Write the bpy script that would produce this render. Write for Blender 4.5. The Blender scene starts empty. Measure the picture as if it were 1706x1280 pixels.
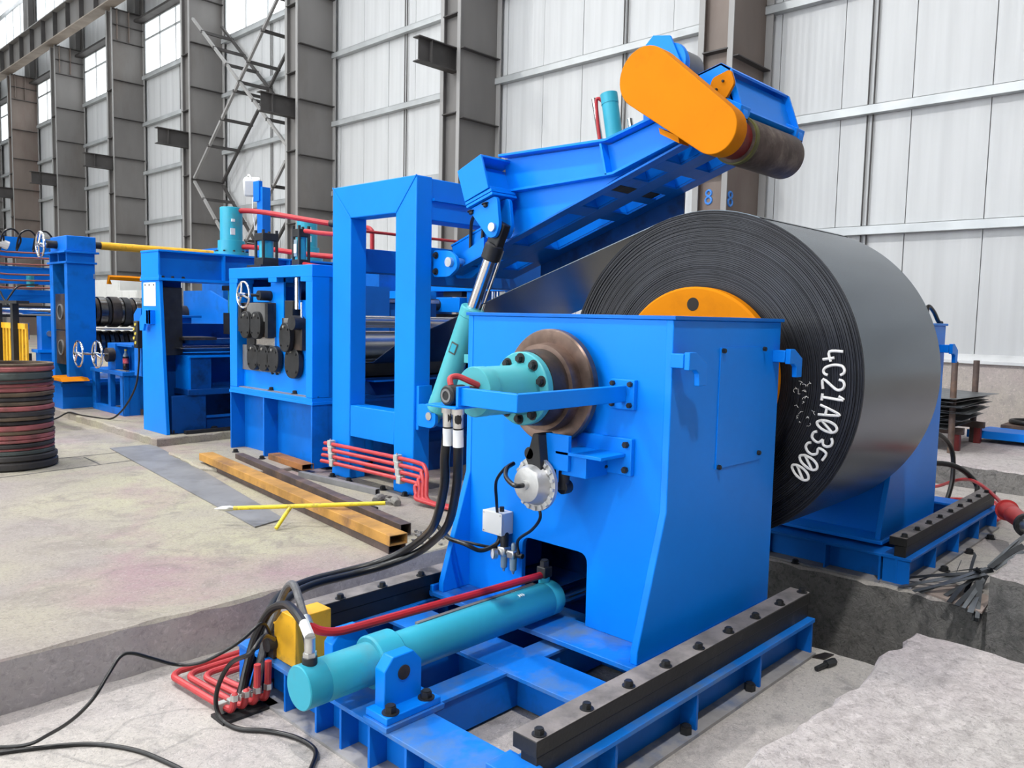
import bpy, bmesh, math, random
from mathutils import Vector, Matrix
random.seed(7)
SC = bpy.context.scene
COL = SC.collection

# ------------------------------------------------------------------ camera
cam_d = bpy.data.cameras.new('camera')
cam = bpy.data.objects.new('camera', cam_d)
COL.objects.link(cam)
YAW, PITCH, ROLL, FPX = 0.761419878, 0.0840931623, 0.0220527876, 1337.74
fw = Vector((math.cos(YAW)*math.cos(PITCH), math.sin(YAW)*math.cos(PITCH), -math.sin(PITCH)))
rt0 = Vector((math.sin(YAW), -math.cos(YAW), 0))
up0 = rt0.cross(fw)
rt = rt0*math.cos(ROLL)+up0*math.sin(ROLL)
up = up0*math.cos(ROLL)-rt0*math.sin(ROLL)
M = Matrix((rt, up, -fw)).transposed().to_4x4()
M.translation = (0, 0, 1.36)
cam.matrix_world = M
cam_d.sensor_width = 36.0
cam_d.lens = FPX/1706*36
cam_d.clip_end = 300
SC.camera = cam

# ------------------------------------------------------------------ daylight and exposure
world = bpy.data.worlds.new('overcast_sky')
SC.world = world
world.use_nodes = True
wn = world.node_tree.nodes
bgn = wn['Background']
bgn.inputs['Color'].default_value = (0.93, 0.97, 1.0, 1)
bgn.inputs['Strength'].default_value = 4.3
# unseen overhead lamps: first set by cast shadows, other two added to light the left
for lx, ly in ((-1.8, -2.5), (-1.8, 9.5), (-1.8, 21.5)):
    ld = bpy.data.lights.new('unseen_overhead_lamp', 'AREA'); ld.shape = 'DISK'; ld.size = 0.6; ld.energy = 950; ld.color = (1.0, 0.98, 0.95)
    lo = bpy.data.objects.new('unseen_overhead_lamp', ld); COL.objects.link(lo); lo.location = (lx, ly, 13.2)
SC.view_settings.view_transform = 'Standard'
SC.view_settings.look = 'None'
SC.view_settings.exposure = 0.30
SC.view_settings.gamma = 1.0
SC.view_settings.use_curve_mapping = False
try:
    SC.cycles.use_denoising = True
    SC.cycles.max_bounces = 8
    SC.cycles.diffuse_bounces = 2
    SC.cycles.sample_clamp_indirect = 6.0
except Exception:
    pass

# ------------------------------------------------------------------ materials
def new_mat(name):
    m = bpy.data.materials.new(name)
    m.use_nodes = True
    nt = m.node_tree
    return m, nt, nt.nodes['Principled BSDF']

def mat(name, col, rough=0.5, metal=0.0, var=0.12, scale=3.0, bump=0.0, bscale=40.0, col2=None, mix2=0.5, scale2=2.0, coat=0.0, stretch=None, spec=0.5):
    """base colour with two scales of noise, optional second colour in patches, optional fine bump"""
    m, nt, b = new_mat(name)
    N, L = nt.nodes, nt.links
    tc = N.new('ShaderNodeTexCoord')
    mp = N.new('ShaderNodeMapping')
    if stretch: mp.inputs['Scale'].default_value = stretch
    L.new(tc.outputs['Object'], mp.inputs['Vector'])
    n1 = N.new('ShaderNodeTexNoise'); n1.inputs['Scale'].default_value = scale; n1.inputs['Detail'].default_value = 6
    L.new(mp.outputs['Vector'], n1.inputs['Vector'])
    mr = N.new('ShaderNodeMapRange'); mr.inputs['From Min'].default_value = 0.3; mr.inputs['From Max'].default_value = 0.7
    mr.inputs['To Min'].default_value = 1-var; mr.inputs['To Max'].default_value = 1+var
    L.new(n1.outputs['Fac'], mr.inputs['Value'])
    hsv = N.new('ShaderNodeHueSaturation')
    L.new(mr.outputs['Result'], hsv.inputs['Value'])
    if col2:
        n2 = N.new('ShaderNodeTexNoise'); n2.inputs['Scale'].default_value = scale2; n2.inputs['Detail'].default_value = 8; n2.inputs['Roughness'].default_value = 0.65
        L.new(mp.outputs['Vector'], n2.inputs['Vector'])
        r2 = N.new('ShaderNodeMapRange'); r2.inputs['From Min'].default_value = 0.62-mix2*0.35; r2.inputs['From Max'].default_value = 0.80-mix2*0.25
        L.new(n2.outputs['Fac'], r2.inputs['Value'])
        mx = N.new('ShaderNodeMix'); mx.data_type = 'RGBA'
        mx.inputs[6].default_value = (*col, 1); mx.inputs[7].default_value = (*col2, 1)
        L.new(r2.outputs['Result'], mx.inputs[0])
        L.new(mx.outputs[2], hsv.inputs['Color'])
    else:
        hsv.inputs['Color'].default_value = (*col, 1)
    L.new(hsv.outputs['Color'], b.inputs['Base Color'])
    b.inputs['Roughness'].default_value = rough
    b.inputs['Metallic'].default_value = metal
    b.inputs['Specular IOR Level'].default_value = spec
    if coat: b.inputs['Coat Weight'].default_value = coat; b.inputs['Coat Roughness'].default_value = 0.2
    if bump:
        n3 = N.new('ShaderNodeTexNoise'); n3.inputs['Scale'].default_value = bscale; n3.inputs['Detail'].default_value = 8
        L.new(mp.outputs['Vector'], n3.inputs['Vector'])
        bp = N.new('ShaderNodeBump'); bp.inputs['Strength'].default_value = bump; bp.inputs['Distance'].default_value = 0.02
        L.new(n3.outputs['Fac'], bp.inputs['Height'])
        L.new(bp.outputs['Normal'], b.inputs['Normal'])
    return m

def glow(name, col, s):
    m, nt, b = new_mat(name)
    b.inputs['Base Color'].default_value = (*col, 1)
    b.inputs['Emission Color'].default_value = (*col, 1)
    b.inputs['Emission Strength'].default_value = s
    return m

BLUE = mat('blue_paint', (0.001, 0.225, 0.88), 0.38, var=0.07, scale=1.6, bump=0.02, bscale=30, spec=0.22)
BLUE2 = mat('deeper_blue_paint', (0.002, 0.150, 0.62), 0.42, var=0.12, scale=2.5, col2=(0.006, 0.10, 0.36), mix2=0.2, scale2=3, bump=0.03, bscale=30, spec=0.22)  # deeper blue; on the left machines its darkness stands in for shading
DUSTY = mat('dusty_blue_paint', (0.006, 0.17, 0.64), 0.45, spec=0.25, var=0.15, scale=3, col2=(0.11, 0.19, 0.33), mix2=0.45, scale2=3.5, bump=0.05, bscale=60)
BLUE3 = mat('shade_dark_blue_paint', (0.0015, 0.060, 0.27), 0.45, var=0.2, scale=3, col2=(0.004, 0.022, 0.08), mix2=0.35, scale2=4, spec=0.25)  # blue darkened in the colour itself for shaded machine insides
TEAL = mat('teal_paint', (0.075, 0.40, 0.45), 0.38, var=0.08, scale=3, spec=0.3)
TEAL2 = mat('teal_cylinder_paint', (0.035, 0.37, 0.50), 0.36, var=0.10, scale=3, col2=(0.09, 0.27, 0.33), mix2=0.25, scale2=4, spec=0.3)
ORANGE = mat('orange_yellow_paint', (0.62, 0.20, 0.002), 0.62, var=0.05, scale=4, spec=0.08, col2=(0.50, 0.155, 0.003), mix2=0.15, scale2=3, bump=0.03, bscale=9)
YELLOW = mat('yellow_paint', (0.80, 0.42, 0.015), 0.45, var=0.12, scale=8, col2=(0.35, 0.2, 0.03), mix2=0.2, scale2=14)
LEMON = mat('lemon_yellow_paint', (0.80, 0.62, 0.03), 0.5, var=0.1, scale=12, col2=(0.25, 0.2, 0.05), mix2=0.3, scale2=25)
BLACKM = mat('black_steel', (0.022, 0.023, 0.025), 0.5, 0.3, var=0.3, scale=12, bump=0.08, bscale=60)
RAILTOP = mat('dark_slide_steel', (0.014, 0.0135, 0.014), 0.5, 0.2, var=0.35, scale=7, col2=(0.05, 0.046, 0.044), mix2=0.15, scale2=5, bump=0.06, bscale=70)
RAILDUST = mat('dusty_rail_top', (0.20, 0.18, 0.175), 0.75, 0.0, var=0.3, scale=9, col2=(0.09, 0.085, 0.085), mix2=0.35, scale2=6, bump=0.1, bscale=80)
DARK = mat('dark_oily_steel', (0.05, 0.042, 0.038), 0.42, 0.55, var=0.4, scale=9, col2=(0.11, 0.075, 0.06), mix2=0.4, scale2=6)
DISC = mat('rusty_machined_steel', (0.20, 0.14, 0.115), 0.38, 0.75, var=0.3, scale=10, col2=(0.09, 0.065, 0.055), mix2=0.5, scale2=6)
TOOLST = mat('tool_steel', (0.16, 0.155, 0.15), 0.25, 0.9, var=0.3, scale=8)
CHROME = mat('chrome', (0.75, 0.75, 0.76), 0.16, 1.0, var=0.06, scale=20)
ZINC = mat('zinc_plated_steel', (0.62, 0.62, 0.60), 0.32, 0.9, var=0.15, scale=20)
STEEL = mat('bright_rolled_steel', (0.55, 0.55, 0.56), 0.25, 0.95, var=0.15, scale=6, stretch=(1, 8, 8))
COILS = mat('cold_rolled_steel_skin', (0.115, 0.14, 0.165), 0.27, 0.92, var=0.16, scale=2.2, stretch=(0.4, 2, 2))
COILF = mat('coil_edge_steel', (0.020, 0.021, 0.026), 0.42, 0.35, var=0.3, scale=6)
RUST = mat('rusty_steel', (0.33, 0.135, 0.04), 0.75, 0.1, var=0.3, scale=6, col2=(0.12, 0.075, 0.05), mix2=0.4, scale2=5, bump=0.15, bscale=60)
RUSTY = mat('yellow_brown_rusty_steel', (0.46, 0.235, 0.05), 0.7, 0.1, var=0.3, scale=5, col2=(0.20, 0.10, 0.05), mix2=0.35, scale2=4, bump=0.15, bscale=60)
BROWN = mat('brown_mill_steel', (0.105, 0.075, 0.066), 0.65, 0.2, var=0.3, scale=7, col2=(0.18, 0.11, 0.075), mix2=0.35, scale2=5, bump=0.1, bscale=60)
FLOORDUST = mat('concrete_dusted_flange', (0.30, 0.29, 0.29), 0.85, var=0.25, scale=8, col2=(0.10, 0.15, 0.26), mix2=0.4, scale2=5)
GREYST = mat('grey_mill_plate', (0.21, 0.21, 0.215), 0.6, 0.1, var=0.15, scale=4, col2=(0.145, 0.14, 0.14), mix2=0.4, scale2=3)
SHEETD = mat('dark_scrap_sheet', (0.16, 0.17, 0.18), 0.42, 0.6, var=0.25, scale=9)
RED = mat('red_pipe_paint', (0.40, 0.010, 0.018), 0.4, var=0.12, scale=10)
PINKRED = mat('faded_red_pipe_paint', (0.50, 0.045, 0.05), 0.45, var=0.15, scale=10)
RUBBER = mat('black_rubber_hose', (0.006, 0.006, 0.0065), 0.36, var=0.2, scale=20)
HOSEG = mat('grey_braided_hose', (0.10, 0.10, 0.105), 0.55, var=0.3, scale=30, bump=0.2, bscale=160)
WHITEP = mat('white_plastic', (0.72, 0.72, 0.70), 0.4, var=0.04, scale=5)
PAPER = mat('white_paper', (0.80, 0.82, 0.84), 0.8, var=0.04, scale=12)
CAST = mat('cast_aluminium', (0.55, 0.55, 0.54), 0.45, 0.6, var=0.12, scale=14, bump=0.08, bscale=60)
PAINTW = mat('white_marker_paint', (0.80, 0.80, 0.79), 0.8, var=0.12, scale=60)
PAINTB = mat('blue_stencil_paint', (0.06, 0.25, 0.72), 0.7, var=0.1, scale=30)
CLAMPM = mat('grey_plastic_clamp', (0.42, 0.44, 0.42), 0.6, var=0.1, scale=12)
COLM = mat('grey_primed_steel', (0.175, 0.168, 0.163), 0.62, 0.1, var=0.16, scale=0.9, col2=(0.135, 0.12, 0.108), mix2=0.35, scale2=0.6, stretch=(1, 1, 0.35), bump=0.02, bscale=20)
COLB = mat('brown_primed_steel', (0.19, 0.155, 0.135), 0.65, 0.1, var=0.18, scale=0.9, col2=(0.15, 0.10, 0.085), mix2=0.4, scale2=0.7, stretch=(1, 1, 0.35))
FLANGE = mat('light_grey_steel', (0.30, 0.295, 0.29), 0.6, 0.1, var=0.12, scale=2, stretch=(1, 1, 0.3))
STIFF = mat('dark_grey_steel', (0.060, 0.056, 0.055), 0.65, 0.1, var=0.2, scale=3)
GIRT = mat('galvanised_girt', (0.46, 0.48, 0.49), 0.45, 0.4, var=0.12, scale=2)
RINGR = mat('dull_red_rubber', (0.30, 0.088, 0.088), 0.75, var=0.3, scale=6, col2=(0.10, 0.06, 0.05), mix2=0.35, scale2=5)
RINGK = mat('black_rubber_ring', (0.030, 0.028, 0.028), 0.7, var=0.3, scale=6, col2=(0.06, 0.05, 0.045), mix2=0.3, scale2=5)
RINGB = mat('brown_rubber_ring', (0.115, 0.08, 0.05), 0.75, var=0.3, scale=6, col2=(0.04, 0.035, 0.03), mix2=0.45, scale2=4)
GREENK = mat('green_black_rubber_ring', (0.06, 0.075, 0.07), 0.7, var=0.3, scale=6, col2=(0.03, 0.03, 0.03), mix2=0.4, scale2=5)
REDK = mat('dark_red_steel', (0.16, 0.012, 0.012), 0.5, var=0.2, scale=8)
MOTORR = mat('red_motor_paint', (0.50, 0.035, 0.035), 0.45, var=0.15, scale=8)
GREYM = mat('grey_motor_paint', (0.18, 0.18, 0.18), 0.45, 0.2, var=0.15, scale=8)
GLASS = mat('pale_clear_plastic', (0.22, 0.30, 0.36), 0.12, var=0.05, scale=8)
COLA = mat('dark_cola', (0.016, 0.008, 0.008), 0.12, var=0.0)
LABELR = mat('red_bottle_label', (0.55, 0.05, 0.07), 0.5, var=0.3, scale=60, col2=(0.75, 0.6, 0.6), mix2=0.3, scale2=90)
BRASS = mat('yellow_buttons', (0.70, 0.55, 0.08), 0.5, var=0.1)
GLOVE = mat('grey_knit_gloves', (0.20, 0.19, 0.17), 0.9, var=0.3, scale=30)
PANEL = None
PANE = glow('daylit_translucent_pane', (0.95, 0.98, 1.0), 1.15)

def concrete(name, base, tintA, tintB, dark, bscale=14, bump=0.35, fine=90.0):
    m, nt, b = new_mat(name)
    N, L = nt.nodes, nt.links
    tc = N.new('ShaderNodeTexCoord')
    def noise(sc, det=8, rough=0.6, dist=0.0):
        n = N.new('ShaderNodeTexNoise'); n.inputs['Scale'].default_value = sc; n.inputs['Detail'].default_value = det
        n.inputs['Roughness'].default_value = rough; n.inputs['Distortion'].default_value = dist
        L.new(tc.outputs['Object'], n.inputs['Vector']); return n
    def ramp(n, a, c):
        r = N.new('ShaderNodeMapRange'); r.inputs['From Min'].default_value = a; r.inputs['From Max'].default_value = c
        L.new(n.outputs['Fac'], r.inputs['Value']); return r
    def mix(f, a, c, fac=None):
        x = N.new('ShaderNodeMix'); x.data_type = 'RGBA'
        if f is not None: L.new(f.outputs['Result'], x.inputs[0])
        else: x.inputs[0].default_value = fac
        for i, s in ((6, a), (7, c)):
            if isinstance(s, tuple): x.inputs[i].default_value = (*s, 1)
            else: L.new(s.outputs[2], x.inputs[i])
        return x
    c1 = mix(ramp(noise(0.55, 3), 0.40, 0.62), base, tintA)
    c2 = mix(ramp(noise(0.8, 4, 0.6, 0.6), 0.52, 0.68), c1, tintB)
    c3 = mix(ramp(noise(bscale*0.5, 10, 0.7, 1.2), 0.50, 0.75), c2, dark)
    c4 = mix(ramp(noise(fine, 8, 0.75, 1.0), 0.50, 0.68), c3, dark)
    lt = tuple(min(0.9, v*1.45) for v in base)
    c5 = mix(ramp(noise(fine*0.7, 8, 0.75, 1.4), 0.54, 0.72), c4, lt)
    L.new(c5.outputs[2], b.inputs['Base Color'])
    b.inputs['Roughness'].default_value = 0.82
    b.inputs['Specular IOR Level'].default_value = 0.25
    nb = noise(bscale, 12, 0.72, 0.8)
    bp = N.new('ShaderNodeBump'); bp.inputs['Strength'].default_value = bump; bp.inputs['Distance'].default_value = 0.03
    L.new(nb.outputs['Fac'], bp.inputs['Height'])
    L.new(bp.outputs['Normal'], b.inputs['Normal'])
    return m

FLOORM = concrete('trowelled_concrete_floor', (0.31, 0.275, 0.252), (0.40, 0.375, 0.265), (0.32, 0.225, 0.235), (0.20, 0.175, 0.162), 6, 0.35, 60)
BLOCKM = concrete('pale_dusty_concrete', (0.64, 0.57, 0.57), (0.68, 0.64, 0.61), (0.61, 0.50, 0.515), (0.36, 0.32, 0.315), 16, 0.9, 55)
PITM = concrete('pit_floor_concrete', (0.50, 0.46, 0.44), (0.54, 0.51, 0.45), (0.46, 0.41, 0.40), (0.28, 0.26, 0.25), 14, 0.5, 70)
RAWM = concrete('raw_cast_concrete', (0.27, 0.26, 0.25), (0.34, 0.325, 0.305), (0.20, 0.195, 0.195), (0.11, 0.11, 0.11), 10, 1.0, 30)
STEPM = concrete('step_face_concrete', (0.42, 0.395, 0.395), (0.47, 0.44, 0.42), (0.37, 0.34, 0.345), (0.29, 0.275, 0.275), 6, 0.35, 30)
MASONM = concrete('plastered_masonry', (0.48, 0.42, 0.405), (0.50, 0.47, 0.40), (0.44, 0.37, 0.36), (0.36, 0.32, 0.31), 5, 0.2, 30)

def panel_mat():
    m, nt, b = new_mat('white_ribbed_cladding')
    N, L = nt.nodes, nt.links
    tc = N.new('ShaderNodeTexCoord')
    sp = N.new('ShaderNodeSeparateXYZ'); L.new(tc.outputs['Object'], sp.inputs[0])
    w = N.new('ShaderNodeMath'); w.operation = 'SINE'
    mu = N.new('ShaderNodeMath'); mu.operation = 'MULTIPLY'; mu.inputs[1].default_value = 2*math.pi/0.10
    L.new(sp.outputs['Y'], mu.inputs[0]); L.new(mu.outputs[0], w.inputs[0])
    n = N.new('ShaderNodeTexNoise'); n.inputs['Scale'].default_value = 1.3; n.inputs['Detail'].default_value = 5
    mp = N.new('ShaderNodeMapping'); mp.inputs['Scale'].default_value = (1, 3, 0.25)
    L.new(tc.outputs['Object'], mp.inputs['Vector']); L.new(mp.outputs['Vector'], n.inputs['Vector'])
    cr = N.new('ShaderNodeValToRGB')
    cr.color_ramp.elements[0].position = 0.3; cr.color_ramp.elements[0].color = (0.48, 0.49, 0.50, 1)
    cr.color_ramp.elements[1].position = 0.7; cr.color_ramp.elements[1].color = (0.60, 0.612, 0.622, 1)
    L.new(n.outputs['Fac'], cr.inputs['Fac']); L.new(cr.outputs['Color'], b.inputs['Base Color'])
    bp = N.new('ShaderNodeBump'); bp.inputs['Strength'].default_value = 0.12; bp.inputs['Distance'].default_value = 0.01
    L.new(w.outputs[0], bp.inputs['Height']); L.new(bp.outputs['Normal'], b.inputs['Normal'])
    b.inputs['Roughness'].default_value = 0.42
    return m
PANEL = panel_mat()

# ------------------------------------------------------------------ mesh helpers
class MB:
    """collects solid shapes, build() links them as ONE mesh object"""
    def __init__(s): s.v = []; s.f = []
    def add(s, vs, fs):
        o = len(s.v); s.v += [tuple(v) for v in vs]; s.f += [tuple(i+o for i in f) for f in fs]; return s
    def box(s, x0, x1, y0, y1, z0, z1):
        return s.add([(x, y, z) for z in (z0, z1) for y in (y0, y1) for x in (x0, x1)],
                     [(0, 2, 3, 1), (4, 5, 7, 6), (0, 1, 5, 4), (2, 6, 7, 3), (0, 4, 6, 2), (1, 3, 7, 5)])
    def prism(s, poly, ax, a, b):
        """2-D outline pushed along an axis: 'x' outline in (y,z), 'y' in (x,z), 'z' in (x,y)"""
        def P(p, t): return {'x': (t, p[0], p[1]), 'y': (p[0], t, p[1]), 'z': (p[0], p[1], t)}[ax]
        n = len(poly)
        return s.add([P(p, a) for p in poly]+[P(p, b) for p in poly],
                     [tuple(range(n)), tuple(range(2*n-1, n-1, -1))]+[(i, (i+1) % n, n+(i+1) % n, n+i) for i in range(n)])
    def beam(s, p, q, w, h, upv=(0, 0, 1), off=(0, 0)):
        """square bar from p to q, w across, h along the up direction"""
        p, q = Vector(p), Vector(q); d = (q-p).normalized(); u = Vector(upv)
        side = d.cross(u).normalized(); u2 = side.cross(d)
        vs = []
        for e in (p, q):
            for a, b in ((-1, -1), (1, -1), (1, 1), (-1, 1)):
                vs.append(e+side*(a*w/2+off[0])+u2*(b*h/2+off[1]))
        return s.add(vs, [(0, 1, 2, 3), (7, 6, 5, 4)]+[(i, 4+i, 4+(i+1) % 4, (i+1) % 4) for i in range(4)])
    def cyl(s, p, q, r, r2=None, n=24):
        r2 = r if r2 is None else r2
        p, q = Vector(p), Vector(q); d = (q-p).normalized()
        a = d.orthogonal().normalized(); b = d.cross(a)
        vs = [e+(a*math.cos(2*math.pi*i/n)+b*math.sin(2*math.pi*i/n))*rr for e, rr in ((p, r), (q, r2)) for i in range(n)]
        return s.add(vs, [tuple(range(n-1, -1, -1)), tuple(range(n, 2*n))]+[(i, (i+1) % n, n+(i+1) % n, n+i) for i in range(n)])
    def lathe(s, prof, o, d, n=32, closed=False):
        """profile [(t along axis, radius)] turned round the axis d through o; closed joins last to first (hollow ring)"""
        o = Vector(o); d = Vector(d).normalized(); a = d.orthogonal().normalized(); b = d.cross(a)
        vs = [o+d*t+(a*math.cos(2*math.pi*i/n)+b*math.sin(2*math.pi*i/n))*max(r, 1e-4) for t, r in prof for i in range(n)]
        m = len(prof); fs = []
        for k in range(m if closed else m-1):
            k2 = (k+1) % m
            for i in range(n): fs.append((k*n+i, k*n+(i+1) % n, k2*n+(i+1) % n, k2*n+i))
        if not closed: fs += [tuple(range(n-1, -1, -1)), tuple(range((m-1)*n, m*n))]
        return s.add(vs, fs)
    def tube(s, pts, r, n=10, smooth=6, caps=True):
        pts = [Vector(p) for p in pts]
        if smooth and len(pts) > 2:
            q = []
            for i in range(len(pts)-1):
                p0 = pts[max(i-1, 0)]; p1 = pts[i]; p2 = pts[i+1]; p3 = pts[min(i+2, len(pts)-1)]
                for k in range(smooth):
                    t = k/smooth
                    q.append(0.5*((2*p1)+(p2-p0)*t+(2*p0-5*p1+4*p2-p3)*t*t+(3*p1-p0-3*p2+p3)*t**3))
            q.append(pts[-1]); pts = q
        m = len(pts); prev = None; vs = []
        for i, p in enumerate(pts):
            d = (pts[min(i+1, m-1)]-pts[max(i-1, 0)])
            d = d.normalized() if d.length > 1e-9 else Vector((0, 0, 1))
            if prev is None: a = d.orthogonal().normalized()
            else:
                a = prev-d*prev.dot(d)
                a = a.normalized() if a.length > 1e-6 else d.orthogonal().normalized()
            prev = a; b = d.cross(a)
            rr = r(i/(m-1)) if callable(r) else r
            vs += [p+(a*math.cos(2*math.pi*k/n)+b*math.sin(2*math.pi*k/n))*rr for k in range(n)]
        fs = [(i*n+k, i*n+(k+1) % n, (i+1)*n+(k+1) % n, (i+1)*n+k) for i in range(m-1) for k in range(n)]
        if caps: fs += [tuple(range(n-1, -1, -1)), tuple(range((m-1)*n, m*n))]
        return s.add(vs, fs)
    def plate(s, pts, nrm, t):
        """flat plate with any outline, given as 3-D points, thickened along nrm"""
        nrm = Vector(nrm).normalized()*t; n = len(pts); pts = [Vector(p) for p in pts]
        return s.add(pts+[p+nrm for p in pts], [tuple(range(n)), tuple(range(2*n-1, n-1, -1))]+[(i, (i+1) % n, n+(i+1) % n, n+i) for i in range(n)])
    def mesh(s, name, m, smooth=True, ang=35):
        me = bpy.data.meshes.new(name)
        me.from_pydata(s.v, [], s.f)
        bm = bmesh.new(); bm.from_mesh(me)
        bmesh.ops.recalc_face_normals(bm, faces=bm.faces)
        bm.to_mesh(me); bm.free()
        me.materials.append(m)
        if smooth:
            me.polygons.foreach_set('use_smooth', [True]*len(me.polygons))
            me.set_sharp_from_angle(angle=math.radians(ang))
        return me
    def build(s, name, m, parent=None, bevel=0.0, smooth=True, ang=35):
        o = bpy.data.objects.new(name, s.mesh(name, m, smooth, ang))
        COL.objects.link(o)
        if parent is not None: attach(o, parent)
        if bevel:
            b = o.modifiers.new('edge', 'BEVEL'); b.width = bevel; b.segments = 2; b.limit_method = 'ANGLE'; b.angle_limit = math.radians(40)
            b.harden_normals = False
        return o

def base_of(p):
    v = Vector(p.get('_base', (0, 0, 0))) if False else Vector(ORIGIN.get(p.name, (0, 0, 0)))
    return v
ORIGIN = {}
def attach(o, parent):
    o.parent = parent
    o.matrix_parent_inverse = Matrix.Translation(ORIGIN.get(parent.name, Vector((0, 0, 0)))).inverted()
    if o.name not in ORIGIN: ORIGIN[o.name] = Vector((0, 0, 0))

def tag(o, label=None, cat=None, group=None, kind=None):
    if label: o['label'] = label
    if cat: o['category'] = cat
    if group: o['group'] = group
    if kind: o['kind'] = kind
    return o

def thing(name, loc, label, cat, group=None):
    o = bpy.data.objects.new(name, None); COL.objects.link(o)
    o.location = loc; ORIGIN[o.name] = Vector(loc); o.empty_display_size = 0.1
    return tag(o, label, cat, group)

def struct(o): o['kind'] = 'structure'; return o

SHARED = {}
def put(key, make, name, m, parent, loc, axis='z', spin=0.0):
    """a small repeated part (bolt, pin ...) that shares mesh data between its copies; its own axis +z turned to `axis`"""
    if key not in SHARED:
        mb = MB(); make(mb); SHARED[key] = mb.mesh(name, m)
    o = bpy.data.objects.new(name, SHARED[key]); COL.objects.link(o)
    d = {'z': (0, 0, 1), '-x': (-1, 0, 0), '-y': (0, -1, 0), 'y': (0, 1, 0), 'x': (1, 0, 0)}.get(axis, axis)
    o.rotation_mode = 'QUATERNION'
    o.rotation_quaternion = Vector(d).to_track_quat('Z', 'Y') @ Matrix.Rotation(spin, 3, 'Z').to_quaternion()
    o.location = loc
    ORIGIN[o.name] = Vector(loc)
    if parent is not None: attach(o, parent)
    return o

def hexbolt(parent, loc, axis='z', r=0.018, m=None, washer=True, name='bolt'):
    m = m or BLACKM
    def mk(mb):
        if washer: mb.cyl((0, 0, 0), (0, 0, r*0.22), r*1.45, n=16)
        mb.cyl((0, 0, 0), (0, 0, r*1.15), r, n=6)
        mb.cyl((0, 0, r*1.15), (0, 0, r*1.35), r*0.75, n=12)
    return put(('hex', round(r, 4), m.name, washer), mk, name, m, parent, loc, axis, random.random())

def rounded(poly, r, n=4):
    """rounds the corners of a 2-D outline"""
    out = []; k = len(poly)
    for i in range(k):
        p = Vector(poly[i]); a = Vector(poly[i-1]); b = Vector(poly[(i+1) % k])
        da, db = (a-p), (b-p)
        rr = min(r, da.length*0.45, db.length*0.45)
        p1 = p+da.normalized()*rr; p2 = p+db.normalized()*rr
        for j in range(n+1):
            t = j/n
            q = p1*(1-t)**2+p*2*t*(1-t)+p2*t*t
            out.append((q.x, q.y))
    return out

def hand_wheel(name, loc, axis, r, label=None, cat=None, parent=None, spokes=3, m=None, tube_r=None, hub=0.05):
    """rim, hub and spokes; a thing when it has a label, else a part"""
    m = m or CHROME; tr = tube_r or r*0.075
    d = Vector(axis).normalized(); a = d.orthogonal().normalized(); b = d.cross(a); c = Vector(loc)
    rim = MB(); n = 40
    pts = [c+(a*math.cos(2*math.pi*i/n)+b*math.sin(2*math.pi*i/n))*r for i in range(n+1)]
    rim.tube(pts, tr, 8, smooth=0, caps=False)
    ro = rim.build(name, m, parent)
    sp = MB()
    for i in range(spokes):
        t = 2*math.pi*i/spokes+0.5
        e = a*math.cos(t)+b*math.sin(t)
        sp.cyl(c+e*r*0.12+d*hub*0.3, c+e*r, tr*0.9, n=8)
    sp.build('spokes', m, ro)
    MB().cyl(c-d*hub*0.2, c+d*hub, r*0.17, n=16).build('hub', m, ro)
    return ro

# ================================================================== THE SETTING
def rough_outline(poly, amp, step=0.06, skip=()):
    """outline of a cast slab with slightly ragged edges (edges in skip stay straight)"""
    out = []; k = len(poly)
    for i in range(k):
        a = Vector(poly[i]); b = Vector(poly[(i+1) % k]); L = (b-a).length
        if i in skip: out.append((a.x, a.y)); continue
        n = max(1, int(L/step)); nn = Vector((-(b-a).y, (b-a).x)).normalized()
        w = 0
        for j in range(n):
            w = w*0.6+random.uniform(-amp, amp)
            p = a+(b-a)*(j/n)+(nn*w if j else Vector((0, 0)))
            out.append((p.x, p.y))
    return out

def slab(name, poly, z0, z1, m, amp=0.012, skip=(), lip=0.012, side=None):
    """cast slab: worn chamfer along the top edge"""
    pl = rough_outline(poly, amp, skip=skip)
    cx = sum(p[0] for p in pl)/len(pl); cy = sum(p[1] for p in pl)/len(pl)
    n = len(pl); mb = MB()
    def shrink(i, d):
        a = Vector(pl[i-1]); b = Vector(pl[(i+1) % n]); t = (b-a).normalized(); nn = Vector((-t.y, t.x))
        return Vector(pl[i])+nn*d
    area = sum(pl[i-1][0]*pl[i][1]-pl[i][0]*pl[i-1][1] for i in range(n))
    s = 1 if area > 0 else -1
    rnd = [random.uniform(0.4, 1.5) for _ in range(n)]
    top = [(*shrink(i, s*lip*rnd[i]), z1) for i in range(n)]
    mid = [(*pl[i], z1-lip*rnd[i]) for i in range(n)]
    bot = [(*pl[i], z0) for i in range(n)]
    mb.add(top+mid+bot, [tuple(range(n))]+[(i, (i+1) % n, n+(i+1) % n, n+i) for i in range(n)]+[(n+i, n+(i+1) % n, 2*n+(i+1) % n, 2*n+i) for i in range(n)])
    o = struct(mb.build(name, m, None, ang=25))
    if side:
        o.data.materials.append(side)
        for k in range(1+n, 1+2*n): o.data.polygons[k].material_index = 1
    return o

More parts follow.
